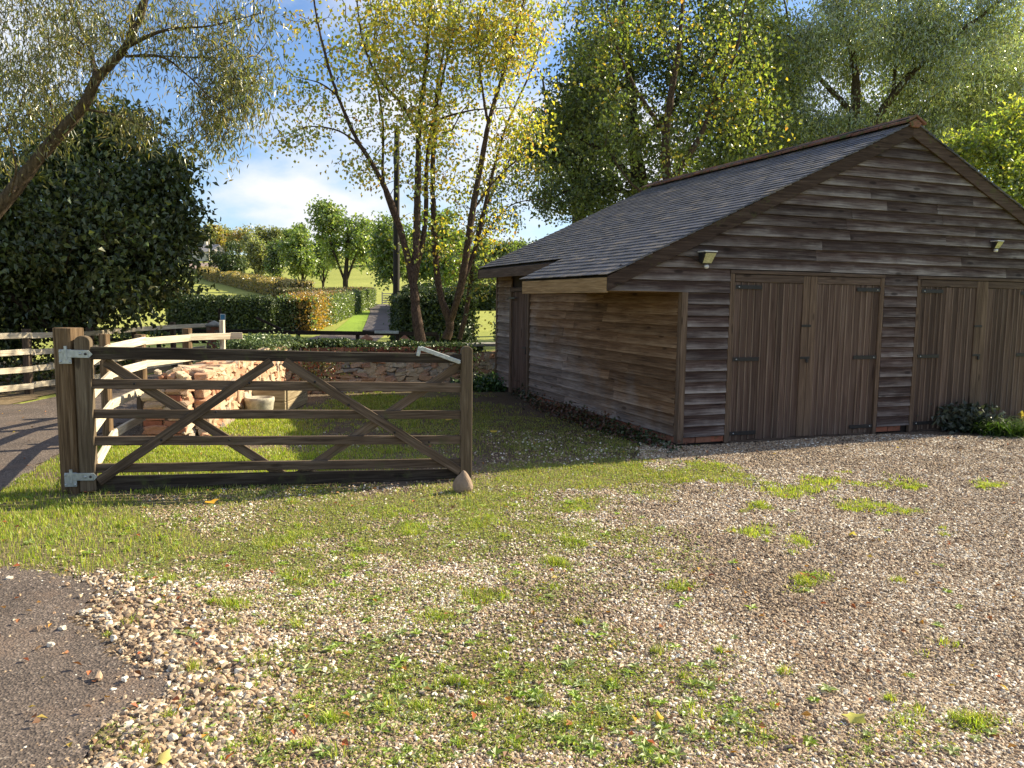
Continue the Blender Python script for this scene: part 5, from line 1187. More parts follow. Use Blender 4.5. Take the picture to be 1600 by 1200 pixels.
tree('oak_tree', W3([(1010, 480, de)])[0] * np.array([1, 1, 0]), limbsE, blob_points(blE, 1200, .9), 'tall dark leaved tree behind the middle of the shed roof', bark='bark_d', leafm='leafdark', pal=[(0.06, 0.085, 0.028), (0.09, 0.12, 0.036), (0.13, 0.16, 0.045), (0.19, 0.22, 0.06)], leaf=(.125, .09), per=26, spread=.55, twig=.006)
dg = 21.5
limbsG = [(W3([(1075, 470, dg), (1060, 380, dg), (1045, 300, dg), (1040, 220, dg), (1050, 140, dg), (1062, 60, dg), (1070, -50, dg)]), [.20, .17, .14, .11, .09, .06, .03]),
          (W3([(1045, 290, dg), (1090, 220, dg), (1120, 150, dg), (1150, 80, dg), (1165, 0, dg)]), [.09, .07, .055, .04, .02]),
          (W3([(1040, 210, dg), (1000, 150, dg), (970, 90, dg), (950, 20, dg)]), [.07, .05, .035, .02]),
          (W3([(1050, 330, dg), (990, 290, dg), (960, 250, dg)]), [.05, .03, .015])]
blG = [(1050, 70, 150, 100, dg, 1.6, 1.6), (1180, 180, 50, 60, dg, 1, .5), (1110, 200, 80, 80, dg, 1.4, 1.2), (960, 90, 70, 90, dg, 1.4, 1.0), (1040, 260, 70, 40, dg, 1.2, .8), (1150, 60, 60, 90, dg, 1.2, .8), (900, 40, 50, 60, dg, 1, .6), (1050, -60, 150, 60, dg, 1.5, .8), (1000, 200, 60, 50, dg, 1.2, .5)]
tree('maple_tree', W3([(1075, 470, dg)])[0] * np.array([1, 1, 0]), limbsG, blob_points(blG, 470, .6), 'green and gold maple rising just behind the shed ridge', pal=[(0.15, 0.19, 0.04), (0.26, 0.27, 0.05), (0.56, 0.42, 0.05), (0.09, 0.12, 0.03), (0.56, 0.28, 0.05), (0.32, 0.38, 0.07)], palw=(6, 3, 1.2, 5, .12, 2), leaf=(.115, .085), per=16, spread=.46, droop=.15, twig=.005, jit=.3)
# --- big willow behind the shed, right
df = 28.0
limbsF = [(W3([(1290, 470, df), (1295, 380, df), (1310, 300, df), (1330, 210, df), (1338, 130, df), (1325, 60, df), (1300, -30, df)]), [.40, .36, .30, .20, .14, .09, .05]),
          (W3([(1310, 300, df), (1345, 230, df - .3), (1395, 150, df - .5), (1460, 80, df - .8), (1540, 20, df - 1), (1600, -30, df - 1.2)]), [.22, .17, .12, .09, .06, .03]),
          (W3([(1318, 290, df), (1400, 200, df + .4), (1500, 130, df + .6), (1580, 60, df + .8), (1660, 10, df + 1)]), [.18, .14, .10, .07, .03]),
          (W3([(1395, 150, df - .5), (1400, 90, df - .4), (1405, 20, df - .3), (1410, -50, df - .3)]), [.07, .05, .04, .02]),
          (W3([(1335, 180, df), (1270, 110, df), (1240, 60, df), (1225, 0, df)]), [.10, .07, .05, .03]),
          (W3([(1300, 360, df), (1240, 270, df), (1210, 200, df), (1195, 120, df), (1185, 40, df)]), [.12, .09, .07, .05, .02]),
          (W3([(1320, 260, df), (1420, 230, df + .8), (1520, 190, df + 1), (1620, 170, df + 1)]), [.12, .09, .06, .03])]
blF = [(1400, 80, 170, 130, df, 2.6, 3.5), (1540, 90, 120, 120, df - .5, 2.2, 2.2), (1280, 120, 90, 120, df, 1.8, 1.5), (1330, 220, 120, 50, df, 2, 1.2), (1500, 210, 130, 50, df, 2, 1.4), (1240, 210, 60, 60, df, 1.4, .6), (1420, -60, 260, 60, df, 2.4, 1.4), (1640, 150, 60, 130, df, 2, .6), (1230, 50, 55, 80, df, 1.4, .7), (1450, 270, 150, 40, df + .5, 2, .8)]
tree('willow_tree', W3([(1290, 470, df)])[0] * np.array([1, 1, 0]), limbsF, blob_points(blF + [(1480, 70, 110, 60, df - .8, 1.2, .5), (1360, 180, 80, 60, df, 1.5, .5)], 1900, .5), 'large grey green willow filling the sky above the shed gable', bark='bark_w', pal=[(0.24, 0.29, 0.10), (0.33, 0.38, 0.14), (0.15, 0.19, 0.07), (0.42, 0.46, 0.18)], leafm='leafwillow', leaf=(.16, .048), per=50, spread=.58, droop=.35, twig=.005, hang=.12, jit=.35)
dk = 36.0
for (px0, wd, top, lb, pl_) in ((1170, 75, -40, 'dark green tree filling the gap between the golden maple and the willow', [(0.06, .09, .035), (.09, .13, .05), (.13, .17, .06)]),
        (1420, 110, 20, 'deep green tree standing behind the grey green willow above the gable', [(0.09, .13, .045), (.13, .17, .06), (.17, .22, .08)]), (1590, 100, 10, 'green tree behind the willow at the right edge', [(0.11, .15, .05), (.16, .21, .07), (.22, .27, .09)]), (900, 70, 90, 'dark tree low behind the birches and the shed roof end', [(0.06, .09, .03), (.09, .12, .04)])):
    lm = [(W3([(px0, 480, dk), (px0 + 4, 300, dk), (px0 - 3, 180, dk), (px0, max(top, -40), dk)]), [.36, .28, .18, .05]), (W3([(px0 + 4, 300, dk), (px0 - wd * .5, 200, dk), (px0 - wd * .8, 110, dk)]), [.16, .10, .03]), (W3([(px0 + 4, 320, dk), (px0 + wd * .5, 210, dk), (px0 + wd * .8, 120, dk)]), [.16, .10, .03])]
    bl_ = [(px0, (top + 330) / 2, wd, (330 - top) / 2, dk, 2.5, 2), (px0 - wd * .5, 250, wd * .7, 90, dk, 2, 1), (px0 + wd * .5, 240, wd * .7, 100, dk, 2, 1)]
    tree('field_tree', W3([(px0, 480, dk)])[0] * np.array([1, 1, 0]), lm, blob_points(bl_, 420, .4), lb, group='trees in the belt behind the shed', bark='bark_d', pal=pl_, leaf=(.20, .14), per=24, spread=.9, twig=.008, sides=5)
# --- sunlit bush right of the gable
dh = 19.5
limbsH = [(W3([(1620, 560, dh), (1600, 450, dh), (1585, 370, dh), (1570, 300, dh), (1560, 240, dh)]), [.16, .12, .09, .06, .03]), (W3([(1600, 440, dh), (1550, 380, dh), (1510, 320, dh)]), [.07, .05, .02])]
blH = [(1590, 290, 60, 50, dh, 1.2, 1.6), (1550, 230, 60, 45, dh + .4, 1.2, 1.0), (1610, 360, 60, 60, dh, 1.2, .8), (1500, 230, 50, 25, dh + .6, .8, .5), (1600, 200, 40, 40, dh + .4, 1, .6)]
tree('hazel_tree', W3([(1620, 560, dh)])[0] * np.array([1, 1, 0]), limbsH, blob_points(blH, 300), 'sunlit yellow green hazel rising right of the shed gable', pal=[(0.34, 0.40, 0.06), (0.48, 0.48, 0.09), (0.18, 0.23, 0.05), (0.12, 0.16, 0.04)], leaf=(.11, .085), per=34, spread=.38, twig=.005)

# --- far trees: one recipe, each planted singly
def far_tree(px, pyb, pyt, rx, d, label, pal, name='field_tree', n=110, per=26, lf=.35, group='trees of the far fields', trunkh=.3, leafm='leaf'):
    xb = at(px, pyb, d); zb = float(terr(xb[0], d)); top = at(px, pyt, d); H_ = top[2] - zb; Rx = rx / FPX * d
    base = np.array([xb[0], d, zb]); th = H_ * trunkh
    limbs = [([base, base + [0, 0, th], base + [.03 * H_, 0, H_ * .6], base + [0, 0, H_ * .66]], [H_ * .028, H_ * .022, H_ * .012, H_ * .004]),
             ([base + [0, 0, th], base + [Rx * .35, 0, th + (H_ - th) * .35], base + [Rx * .6, 0, th + (H_ - th) * .55]], [H_ * .012, H_ * .008, H_ * .003]),
             ([base + [0, 0, th], base + [-Rx * .35, 0, th + (H_ - th) * .35], base + [-Rx * .6, 0, th + (H_ - th) * .55]], [H_ * .012, H_ * .008, H_ * .003])]
    cl = []
    lobes = [(rng.normal(0, .45), rng.normal(0, .45), rng.uniform(-.6, .7), rng.uniform(.35, .6)) for _ in range(9)]
    while len(cl) < n:
        lb = lobes[rng.integers(0, 9)]; a_ = rng.normal(0, 1, 3); a_ /= np.linalg.norm(a_); a_ *= lb[3] * rng.uniform(.5, 1)
        q = np.array([lb[0], lb[1], lb[2]]) * .75 + a_
        if np.linalg.norm(q) > 1.05: continue
        cl.append(base + np.array([q[0] * Rx, q[1] * Rx, th + (H_ - th) * (.5 + q[2] * .48)]))
    return tree(name, base, limbs, np.array(cl), label, group=group, bark='bark_d', leafm=leafm, pal=pal, leaf=(lf, lf * .8), per=per, spread=lf * 2.1, twig=.02, sides=5)
PG = [(0.16, 0.23, 0.06), (0.23, 0.31, 0.08), (0.12, 0.17, 0.05), (0.30, 0.36, 0.10)]
PDK = [(0.07, 0.105, 0.04), (0.10, 0.14, 0.045), (0.055, 0.075, 0.035)]
POL = [(0.23, 0.25, 0.11), (0.31, 0.32, 0.13), (0.18, 0.20, 0.09)]
PAU = [(0.42, 0.33, 0.10), (0.36, 0.33, 0.10), (0.28, 0.29, 0.10), (0.46, 0.31, 0.10)]
far_tree(540, 461, 284, 58, 92, 'tall light green ash standing in the field left of the lane end', PG, n=270, per=26, lf=.36, trunkh=.13)
far_tree(690, 475, 320, 52, 58, 'bright green tree seen between the birch stems', [(0.16, 0.24, 0.04), (0.22, 0.30, 0.05), (0.10, 0.16, 0.03)], n=220, per=26, lf=.28, trunkh=.12)
far_tree(618, 474, 318, 42, 64, 'green tree directly behind the telegraph pole', PG, n=200, per=26, lf=.28, trunkh=.2)
far_tree(645, 470, 345, 40, 80, 'darker green tree behind the left birch trunk', PDK + PG[:1], n=150, per=26, lf=.3, trunkh=.15)
far_tree(404, 443, 364, 27, 128, 'round weeping birch below the hilltop bungalow', POL, n=160, per=26, lf=.38, trunkh=.08)
far_tree(357, 436, 374, 28, 140, 'dark blue green round tree beside the bungalow', PDK, n=150, per=26, lf=.42, trunkh=.06, leafm='leafdark')
far_tree(436, 448, 366, 20, 120, 'dark leaved tree with thick trunk right of the weeping birch', PDK + PG[:2], n=150, per=24, lf=.38, trunkh=.12)
far_tree(472, 458, 352, 34, 108, 'wide green tree touching the left of the ash', PG, n=170, per=26, lf=.4, trunkh=.06)
far_tree(505, 452, 366, 26, 118, 'green tree half hidden behind the ash', PG[:3], n=120, per=26, lf=.4, trunkh=.06)
spec = [(300, 372, 340, 18, POL, 'leftmost grey green tree on the skyline'), (322, 390, 346, 13, POL, 'grey green tree on the skyline behind the bungalow'), (335, 385, 350, 15, PAU, 'pale yellow green skyline tree right of the bungalow roof'), (352, 390, 349, 15, POL, 'olive skyline tree behind the thin utility pole'),
        (372, 388, 353, 20, PAU, 'orange tinted tree on the skyline'), (392, 388, 358, 14, POL, 'low olive tree right of the orange tinted skyline tree'), (412, 388, 349, 15, POL, 'tall grey green skyline tree above the weeping birch'), (430, 388, 352, 13, POL, 'skyline tree with open top left of the pale roof'),
        (450, 388, 353, 15, PG, 'green skyline tree left of the gap'), (468, 390, 344, 12, PG, 'pointed green tree on the skyline beside the ash')]
for (px, pb, ptp, rx, pal, lb) in spec: far_tree(px, pb + 4, ptp, rx, 235 + rng.uniform(-12, 12), lb, pal, n=60, per=22, lf=.75, group='trees along the hill skyline', trunkh=.12)
for i, (px, ptp, rx) in enumerate(((600, 372, 30), (570, 376, 22), (655, 366, 30), (712, 372, 28), (752, 372, 26), (782, 374, 24), (808, 373, 22), (835, 374, 22), (732, 378, 26), (860, 372, 24))):
    far_tree(px, 425, ptp, rx, 190 + rng.uniform(-10, 10), ['skyline tree left of the telegraph pole', 'low skyline tree right of the ash', 'skyline tree behind the left birch stems', 'skyline tree between middle and right birch', 'skyline tree above the low field hedge', 'skyline tree left of the shed eave', 'skyline tree touching the far shed eave', 'skyline tree behind the shed roof corner', 'lower skyline tree behind the right birch', 'skyline tree mostly behind the shed roof'][i],
             [PDK, PG, PG, PDK, PG, PDK + PG, PG, PDK, PG, PG][i], n=70, per=22, lf=.65, group='trees on the right hand hillside', trunkh=.05)
for i, px in enumerate((748, 765, 790)):
    far_tree(px, 452, (408, 400, 404)[i], 20, 120 + 4 * i, ('pale green field tree left of the shed corner', 'pale green field tree at the shed corner', 'pale green field tree hidden by the shed corner')[i], [(0.2, .26, .07), (.26, .31, .09)], n=80, per=20, lf=.4, group='pale trees in the right field', trunkh=.05)

# ================= IVY, SHRUBS, WEEDS
def foliage(name, P, Nn, L, pal, label, cat, mt='leafdark', wl=.8, down=.4, parent_loc=None, group=None, jit=.3, stem=None):
    n = len(P); base = P.mean(0); base[2] = 0 if parent_loc is None else parent_loc
    root = empty(name, base, label=label, cat=cat, group=group)
    C = np.array(pal)[rng.integers(0, len(pal), n)] * rng.uniform(1 - jit, 1 + jit, (n, 1)); D = rng.normal(0, 1, (n, 3)); D[:, 2] -= down
    V, F, Cc = leaves(P - base, D, Nn + rng.normal(0, .45, (n, 3)), L * rng.uniform(.6, 1.3, n), L * wl * rng.uniform(.6, 1.3, n), np.clip(C, 0, .9))
    link('leaves', fast_mesh('leaves', V, F, Cc, False, M[mt]), parent=root, kind='stuff')
    if stem is not None:
        V, F = stem; link('stems', fast_mesh('stems', V - base, F, None, True, M['bark_d']), parent=root, kind='stuff')
    return root
IV = [(0.05, 0.085, 0.025), (0.08, 0.12, 0.035), (0.12, 0.16, 0.06), (0.035, 0.06, 0.02)]
A_ = np.array([-3.86, 13.42]); B_ = np.array([-.02, 15.02]); n = 7000; u = rng.random(n) ** 1.15 * .86
X = A_[0] + (B_[0] - A_[0]) * u; Y = A_[1] + (B_[1] - A_[1]) * u; hgt = .80 + .20 * fbm(X, Y, 2.2, 3) * (1.1 - u) - .02 * u; th = rng.normal(0, .11, n)
P = np.stack([X, Y + th, hgt - np.abs(rng.normal(0, .055, n)) - .4 * th ** 2], -1)
foliage('ivy', P, np.tile([0, -.5, .9], (n, 1)), .055, IV, 'glossy green ivy along the top of the back stone wall', 'ivy')
n = 3800; P = np.stack([rng.normal(-4.05, .22, n), rng.uniform(11.9, 13.6, n), .0 * np.ones(n)], -1); P[:, 2] = .80 + .16 * fbm(P[:, 0], P[:, 1], 3, 1) + rng.normal(0, .05, n)
foliage('ivy', P, np.tile([.5, -.5, .8], (n, 1)), .055, [(0.10, 0.15, 0.05), (0.14, 0.19, 0.07), (0.07, 0.11, 0.035)], 'sunlit ivy mound on the corner where both stone walls meet', 'ivy')
# hanging creeper in the wall corner
n = 900; P = np.stack([rng.normal(-3.45, .28, n), 13.35 + rng.normal(0, .10, n), rng.uniform(.25, .75, n)], -1)
foliage('creeper', P, np.tile([0, -1., .3], (n, 1)), .045, [(0.25, 0.06, 0.035), (0.10, 0.12, 0.04), (0.20, 0.16, 0.05), (.07, .07, .03)], 'reddish creeper hanging in the corner of the stone walls', 'creeper')
n = 500; P = np.stack([rng.normal(-.95, .18, n), 14.45 + rng.normal(0, .06, n), rng.uniform(.3, .85, n)], -1)
foliage('creeper', P, np.tile([0, -1., .3], (n, 1)), .05, IV, 'green creeper trailing down the back wall next to the shed', 'creeper')
# sapling sprigs on the wall top by the shed
for i, (px, t_) in enumerate(((737, 488), (776, 500))):
    n = 46; q = at(px, 520, 15.6); hz = at(px, t_, 15.6)[2]; P = np.stack([q[0] + rng.normal(0, .05, n), 15.6 + rng.normal(0, .05, n), rng.uniform(.75, hz, n)], -1)
    V, F = tube([(q[0], 15.6, .7), (q[0] + .02, 15.6, (hz + .7) / 2), (q[0] - .01, 15.6, hz)], [.006, .005, .003], 5)
    foliage('sapling', P, np.tile([0, -.6, .8], (n, 1)), .08, [(0.05, .08, .025), (.09, .12, .04)], ('thin leafy sapling above the wall beside the thin birch', 'leafy sapling above the wall touching the shed corner')[i], 'sapling', stem=(V, F), group='saplings on the back wall')
# fern clump at the far shed corner
def fronds(name, c, n, L, pal, label, cat, w=.012, arch=.6, spreadr=.08, group=None, mt='leafdark', upr=.8):
    """arching strap leaves: 4 segment ribbons"""
    V = []; F = []; C = []; b_ = 0; base = np.array([c[0], c[1], 0.])
    for i in range(n):
        a_ = rng.uniform(0, 2 * np.pi); l = L * rng.uniform(.5, 1.15); p = np.array([rng.normal(0, spreadr), rng.normal(0, spreadr), 0]); dz = upr * rng.uniform(.6, 1.2); d = np.array([math.cos(a_), math.sin(a_), 0]); s = np.array([-d[1], d[0], 0]); col = np.array(pal[rng.integers(0, len(pal))]) * rng.uniform(.7, 1.3)
        for k in range(5):
            f = k / 4; q = p + d * l * f * (.35 + .65 * f * arch) + np.array([0, 0, l * dz * (f - .55 * arch * f * f)]); ww = w * (1 - f ** 2 * .95) * (.6 + f if f < .4 else 1)
            V += [q - s * ww, q + s * ww]; C += [col, col]
        for k in range(4): F.append((b_ + 2 * k, b_ + 2 * k + 1, b_ + 2 * k + 3, b_ + 2 * k + 2))
        b_ += 10
    r = empty(name, base, label=label, cat=cat, group=group); link('leaves', fast_mesh('leaves', np.array(V), np.array(F), np.clip(np.array(C), 0, .9), True, M[mt]), parent=r, kind='stuff'); return r
n = 2200; q = g(770, 612); P = np.stack([q[0] + rng.normal(0, .30, n), q[1] + .25 + rng.normal(0, .16, n), np.abs(rng.normal(.08, .09, n))], -1)
foliage('fern', P, np.tile([0, -.4, .9], (n, 1)), .07, [(.045, .10, .02), (.07, .14, .03), (.03, .06, .015)], 'bright green low ferns at the foot of the back wall beside the shed', 'fern')
for i, (px, py, w_, hh, cnt, pal, lb) in enumerate(((845, 625, .20, .16, 900, [(.03, .045, .018), (.05, .06, .02)], 'dark green weed clump at the foot of the side door'),
        (905, 655, .42, .13, 1900, [(.09, .045, .025), (.06, .06, .02), (.12, .05, .03)], 'reddish brown weeds along the side wall of the shed'), (985, 680, .30, .10, 1300, [(.10, .04, .025), (.05, .07, .02), (.04, .06, .02)], 'mixed red and green weeds by the brick plinth'))):
    q = g(px, py); al = rng.normal(0, w_, cnt); P = np.stack([q[0] - V2[0] * 0 + V2[0] * al * 1.6 - U2[0] * np.abs(rng.normal(0, .13, cnt)), q[1] + V2[1] * al * 1.6 - U2[1] * .1, np.abs(rng.normal(hh * .4, hh * .5, cnt))], -1)
    foliage('weed_clump', P, np.tile([0, -.3, .9], (cnt, 1)), .05, pal, lb, 'weeds')
q = g(1503, 674); P = np.stack([q[0] + rng.normal(0, .20, 650), q[1] + rng.normal(0, .12, 650), rng.uniform(.03, .34, 650)], -1)
foliage('shrub', P, np.tile([0, -.2, .95], (650, 1)), .085, [(.06, .075, .05), (.085, .10, .07), (.04, .05, .03)], 'small grey green leafy shrub in front of the right shed doors', 'shrub', wl=.7)
q = g(1562, 678); fronds('grass_clump', q, 900, .42, [(.06, .12, .02), (.10, .17, .03), (.04, .08, .015)], 'dark green clump of long grass at the right edge by the shed doors', 'plant', .009, .8, .17, upr=.75, mt='grass')
q = g(1598, 668); n = 26; P = np.stack([q[0] + rng.normal(0, .05, n), q[1] + rng.normal(0, .03, n), rng.uniform(.02, .18, n)], -1)
foliage('weed_clump', P, np.tile([0, -.5, .8], (n, 1)), .09, [(.35, .28, .10), (.25, .2, .06)], 'dry yellow weed at the right edge of the picture', 'weeds', mt='leaf')
# lower verge growth between the road and dark tree
n = 3000; P = np.stack([-8.05 - np.abs(rng.normal(0, 1.6, n)), rng.uniform(11.9, 19, n), np.abs(rng.normal(.15, .18, n))], -1)
foliage('undergrowth', P, np.tile([0, -.3, .9], (n, 1)), .09, DK + [(.16, .10, .05)], 'dark brambly undergrowth behind the pale lane fence', 'undergrowth')
n = 1400; X = rng.uniform(-10.9, -7.4, n); P = np.stack([X, 20.2 + rng.normal(0, .2, n), .58 + .20 * fbm(X, X * 0, 2, 8) + rng.normal(0, .04, n)], -1)
foliage('ivy', P, np.tile([0, -.5, .9], (n, 1)), .09, IV, 'dark ivy over the low railing in front of the left field', 'ivy')

# ================= GROUND COVER
def rest(x, y): return ~inshed(x, y, .05)
def blades(name, X, Y, H, Wd, pal, label=None, tilt=.45, mt='grass', dry=0.0):
    n = len(X); a_ = rng.uniform(0, 2 * np.pi, n); s = np.stack([np.cos(a_), np.sin(a_), np.zeros(n)], -1); ln = np.stack([-np.sin(a_), np.cos(a_), np.zeros(n)], -1) * (rng.normal(0, tilt, n))[:, None]
    base = np.stack([X, Y, microz(X, Y) - .002], -1); H = H[:, None]; w = Wd[:, None]
    mid = base + np.array([0, 0, 1]) * H * .55 + ln * H * .3; tip = base + np.array([0, 0, 1]) * H * .92 + ln * H * 1.05
    V = np.stack([base - s * w, base + s * w, mid + s * w * .8, mid - s * w * .8, tip], 1).reshape(-1, 3)
    b_ = np.arange(n)[:, None] * 5; F = np.concatenate([b_ + np.array([[0, 1, 2]]), b_ + np.array([[0, 2, 3]]), b_ + np.array([[3, 2, 4]])], 0)
    C = np.array(pal)[rng.integers(0, len(pal), n)] * rng.uniform(.7, 1.3, (n, 1)); patch = fbm(X, Y, .9, 21)[:, None]; C = C * (.75 + .5 * patch)
    pX, pY = proj(np.stack([X, Y, 0 * X], -1)); ea = np.clip(_f((pX, pY), SHADE_EARTH), 0, 1)[:, None]; C = C * (1 - ea * .45) + ea * .45 * np.array([.10, .075, .035])  # blades browned and darkened here to paint in the shade
    return link(name, fast_mesh(name, V, F, np.repeat(np.clip(C, 0, .9), 5, 0), False, M[mt]), kind='stuff')
N_ = 1500000; X = rng.uniform(-6.2, 6.8, N_); Y = 2.1 + (15.2 - 2.1) * rng.random(N_) ** .8
px, py = proj(np.stack([X, Y, X * 0], -1)); ok = (px > -60) & (px < 1660) & (py < 1250) & rest(X, Y) & (distpoly(X, Y, ROADW) > -.02) & (distpoly(X, Y, APRW) > -.04)
X = X[ok]; Y = Y[ok]; lush, mid_, moss_ = covers(X, Y)
behind = X < -4.7
patch = np.clip((fbm(X, Y, 3.2, 31) - .38) * 4, 0, 1); patch2 = np.clip((fbm(X, Y, 9, 33) - .42) * 5, 0, 1)
pl = lush * (.6 + .4 * patch) * np.where(X > -.3, .35 + .65 * patch2, 1); pm = mid_ * (.22 + .78 * patch) * (.35 + .65 * patch2)
r_ = rng.random(len(X)); D_ = np.clip(Y / 7.0, .45, 1.0)
sel = (r_ < pl * .85 * D_) ; selm = (~sel) & (r_ < (pm * .75) * D_)
h = .020 + .045 * fbm(X, Y, 5, 41) ** 1.3
LG = [(0.28, 0.38, 0.03), (0.37, 0.46, 0.04), (0.19, 0.28, 0.03), (0.44, 0.46, 0.07), (0.46, 0.40, 0.14)]
MG = [(0.28, 0.36, 0.05), (0.36, 0.42, 0.07), (0.20, 0.27, 0.04), (0.44, 0.38, 0.15), (0.34, 0.25, 0.12)]
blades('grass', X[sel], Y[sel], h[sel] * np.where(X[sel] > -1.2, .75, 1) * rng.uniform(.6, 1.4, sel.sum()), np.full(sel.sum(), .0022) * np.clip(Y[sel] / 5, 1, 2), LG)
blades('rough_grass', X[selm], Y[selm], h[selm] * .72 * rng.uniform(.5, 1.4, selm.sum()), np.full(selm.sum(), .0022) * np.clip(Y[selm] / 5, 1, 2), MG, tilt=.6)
# tufts standing out of the gravel
TX = []; TY = []; TH = []
def tuft(x, y, r, n, hh):
    a_ = rng.normal(0, r * .5, (n, 2)); TX.append(x + a_[:, 0]); TY.append(y + a_[:, 1]); TH.append(hh * np.exp(-(a_ ** 2).sum(1) / (r * r)) * rng.uniform(.6, 1.3, n))
for (px_, py_, rx_, ry_, a_) in [e for e in MID if e[2] <= 40] + [e for e in LUSH if e[2] <= 60]:
    q = g(px_, py_); dens = 500
    for k in range(7):
        qq = g(px_ + rng.uniform(-.9, .9) * rx_, py_ + rng.uniform(-.7, .7) * ry_); tuft(qq[0], qq[1], rng.uniform(.04, .15), int(rng.uniform(25, 110)), rng.uniform(.022, .055))
for k in range(420):
    px_ = rng.uniform(0, 1500); py_ = rng.uniform(735, 1190); q = g(px_, py_); l_, m2, s2 = covers(np.array([q[0]]), np.array([q[1]]))
    if distpoly(np.array([q[0]]), np.array([q[1]]), APRW)[0] < .03: continue
    if rng.random() < .12 + max(m2[0], s2[0]) * .8: tuft(q[0], q[1], rng.uniform(.02, .08), int(rng.uniform(12, 80)), rng.uniform(.02, .06))
TX = np.concatenate(TX); TY = np.concatenate(TY); TH = np.concatenate(TH)
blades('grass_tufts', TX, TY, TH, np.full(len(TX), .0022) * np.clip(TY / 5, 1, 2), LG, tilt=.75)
# moss and tiny creeping weeds
N_ = 1400000; X = rng.uniform(-3.2, 5.5, N_); Y = 2.15 + 8.8 * rng.random(N_) ** 1.3; px, py = proj(np.stack([X, Y, X * 0], -1)); ok = (px > -40) & (px < 1640) & (py < 1230) & rest(X, Y) & (distpoly(X, Y, APRW) > -.03)
X = X[ok]; Y = Y[ok]; l_, m_, s_ = covers(X, Y); pt = np.clip((fbm(X, Y, 6, 51) - .42) * 5, 0, 1); sel = rng.random(len(X)) < np.clip(s_ * (.10 + pt * .75) + m_ * .35, 0, 1) * .8; X = X[sel]; Y = Y[sel]; n = len(X)
P = np.stack([X, Y, microz(X, Y) + rng.uniform(.001, .016, n)], -1); D = rng.normal(0, 1, (n, 3)); D[:, 2] = np.abs(D[:, 2]) * .5; Nn = np.tile([0, 0, 1.], (n, 1)) + rng.normal(0, .4, (n, 3))
C = np.array([(0.28, 0.33, 0.05), (0.38, 0.42, 0.08), (0.20, 0.24, 0.04), (.42, .40, .12), (.33, .44, .12)])[rng.integers(0, 5, n)] * rng.uniform(.7, 1.3, (n, 1))
V, F, Cc = leaves(P, D, Nn, rng.uniform(.007, .019, n), rng.uniform(.005, .011, n), C); link('moss_and_clover', fast_mesh('moss_and_clover', V, F, Cc, False, M['grass']), kind='stuff')
# broadleaf rosettes
Pr = []; Dr = []; Nr = []; Lr = []; Wr = []; Cr = []
k = 0
while k < 380:
    px_ = rng.uniform(40, 1590); py_ = rng.uniform(770, 1195); q = g(px_, py_); l_, m2, s2 = covers(np.array([q[0]]), np.array([q[1]]))
    if distpoly(np.array([q[0]]), np.array([q[1]]), APRW)[0] < .06 or rng.random() > .10 + max(l_[0] * .5, m2[0], s2[0]): continue
    k += 1; nl = rng.integers(4, 9); L = rng.uniform(.018, .050); a0 = rng.uniform(0, 6.28); pale = rng.random() < .45; col = np.array([.34, .42, .18] if pale else [.30, .42, .06])
    for j in range(nl):
        a_ = a0 + j * 6.28 / nl + rng.normal(0, .2); Pr.append([q[0], q[1], float(microz(q[0], q[1])) + .008]); Dr.append([math.cos(a_), math.sin(a_), rng.uniform(.1, .6)]); Nr.append([0, 0, 1]); Lr.append(L * rng.uniform(.7, 1.2)); Wr.append(L * rng.uniform(.35, .5)); Cr.append(col * rng.uniform(.75, 1.25))
V, F, Cc = leaves(np.array(Pr), np.array(Dr), np.array(Nr, float), np.array(Lr), np.array(Wr), np.array(Cr)); link('low_weeds', fast_mesh('low_weeds', V, F, Cc, False, M['grass']), kind='stuff')
# scattered fallen leaves
n = 620; px_ = rng.uniform(-20, 1600, n); py_ = 640 + 560 * rng.random(n) ** 1.4; Q = np.array([g(a_, b_) for a_, b_ in zip(px_, py_)]); ok = rest(Q[:, 0], Q[:, 1]); Q = Q[ok]; n = len(Q)
Q[:, 2] = microz(Q[:, 0], Q[:, 1]) + rng.uniform(.014, .03, n); D = rng.normal(0, 1, (n, 3)); D[:, 2] *= .25; C = np.array([(.45, .22, .04), (.30, .12, .05), (.50, .36, .06), (.22, .12, .07), (.36, .22, .12), (.45, .13, .05)])[rng.integers(0, 6, n)] * rng.uniform(.6, 1.2, (n, 1))
V, F, Cc = leaves(Q, D, np.tile([0, 0, 1.], (n, 1)) + rng.normal(0, .35, (n, 3)), rng.uniform(.02, .045, n), rng.uniform(.015, .03, n), C); link('leaf_litter', fast_mesh('leaf_litter', V, F, Cc, False, M['litter']), kind='stuff')
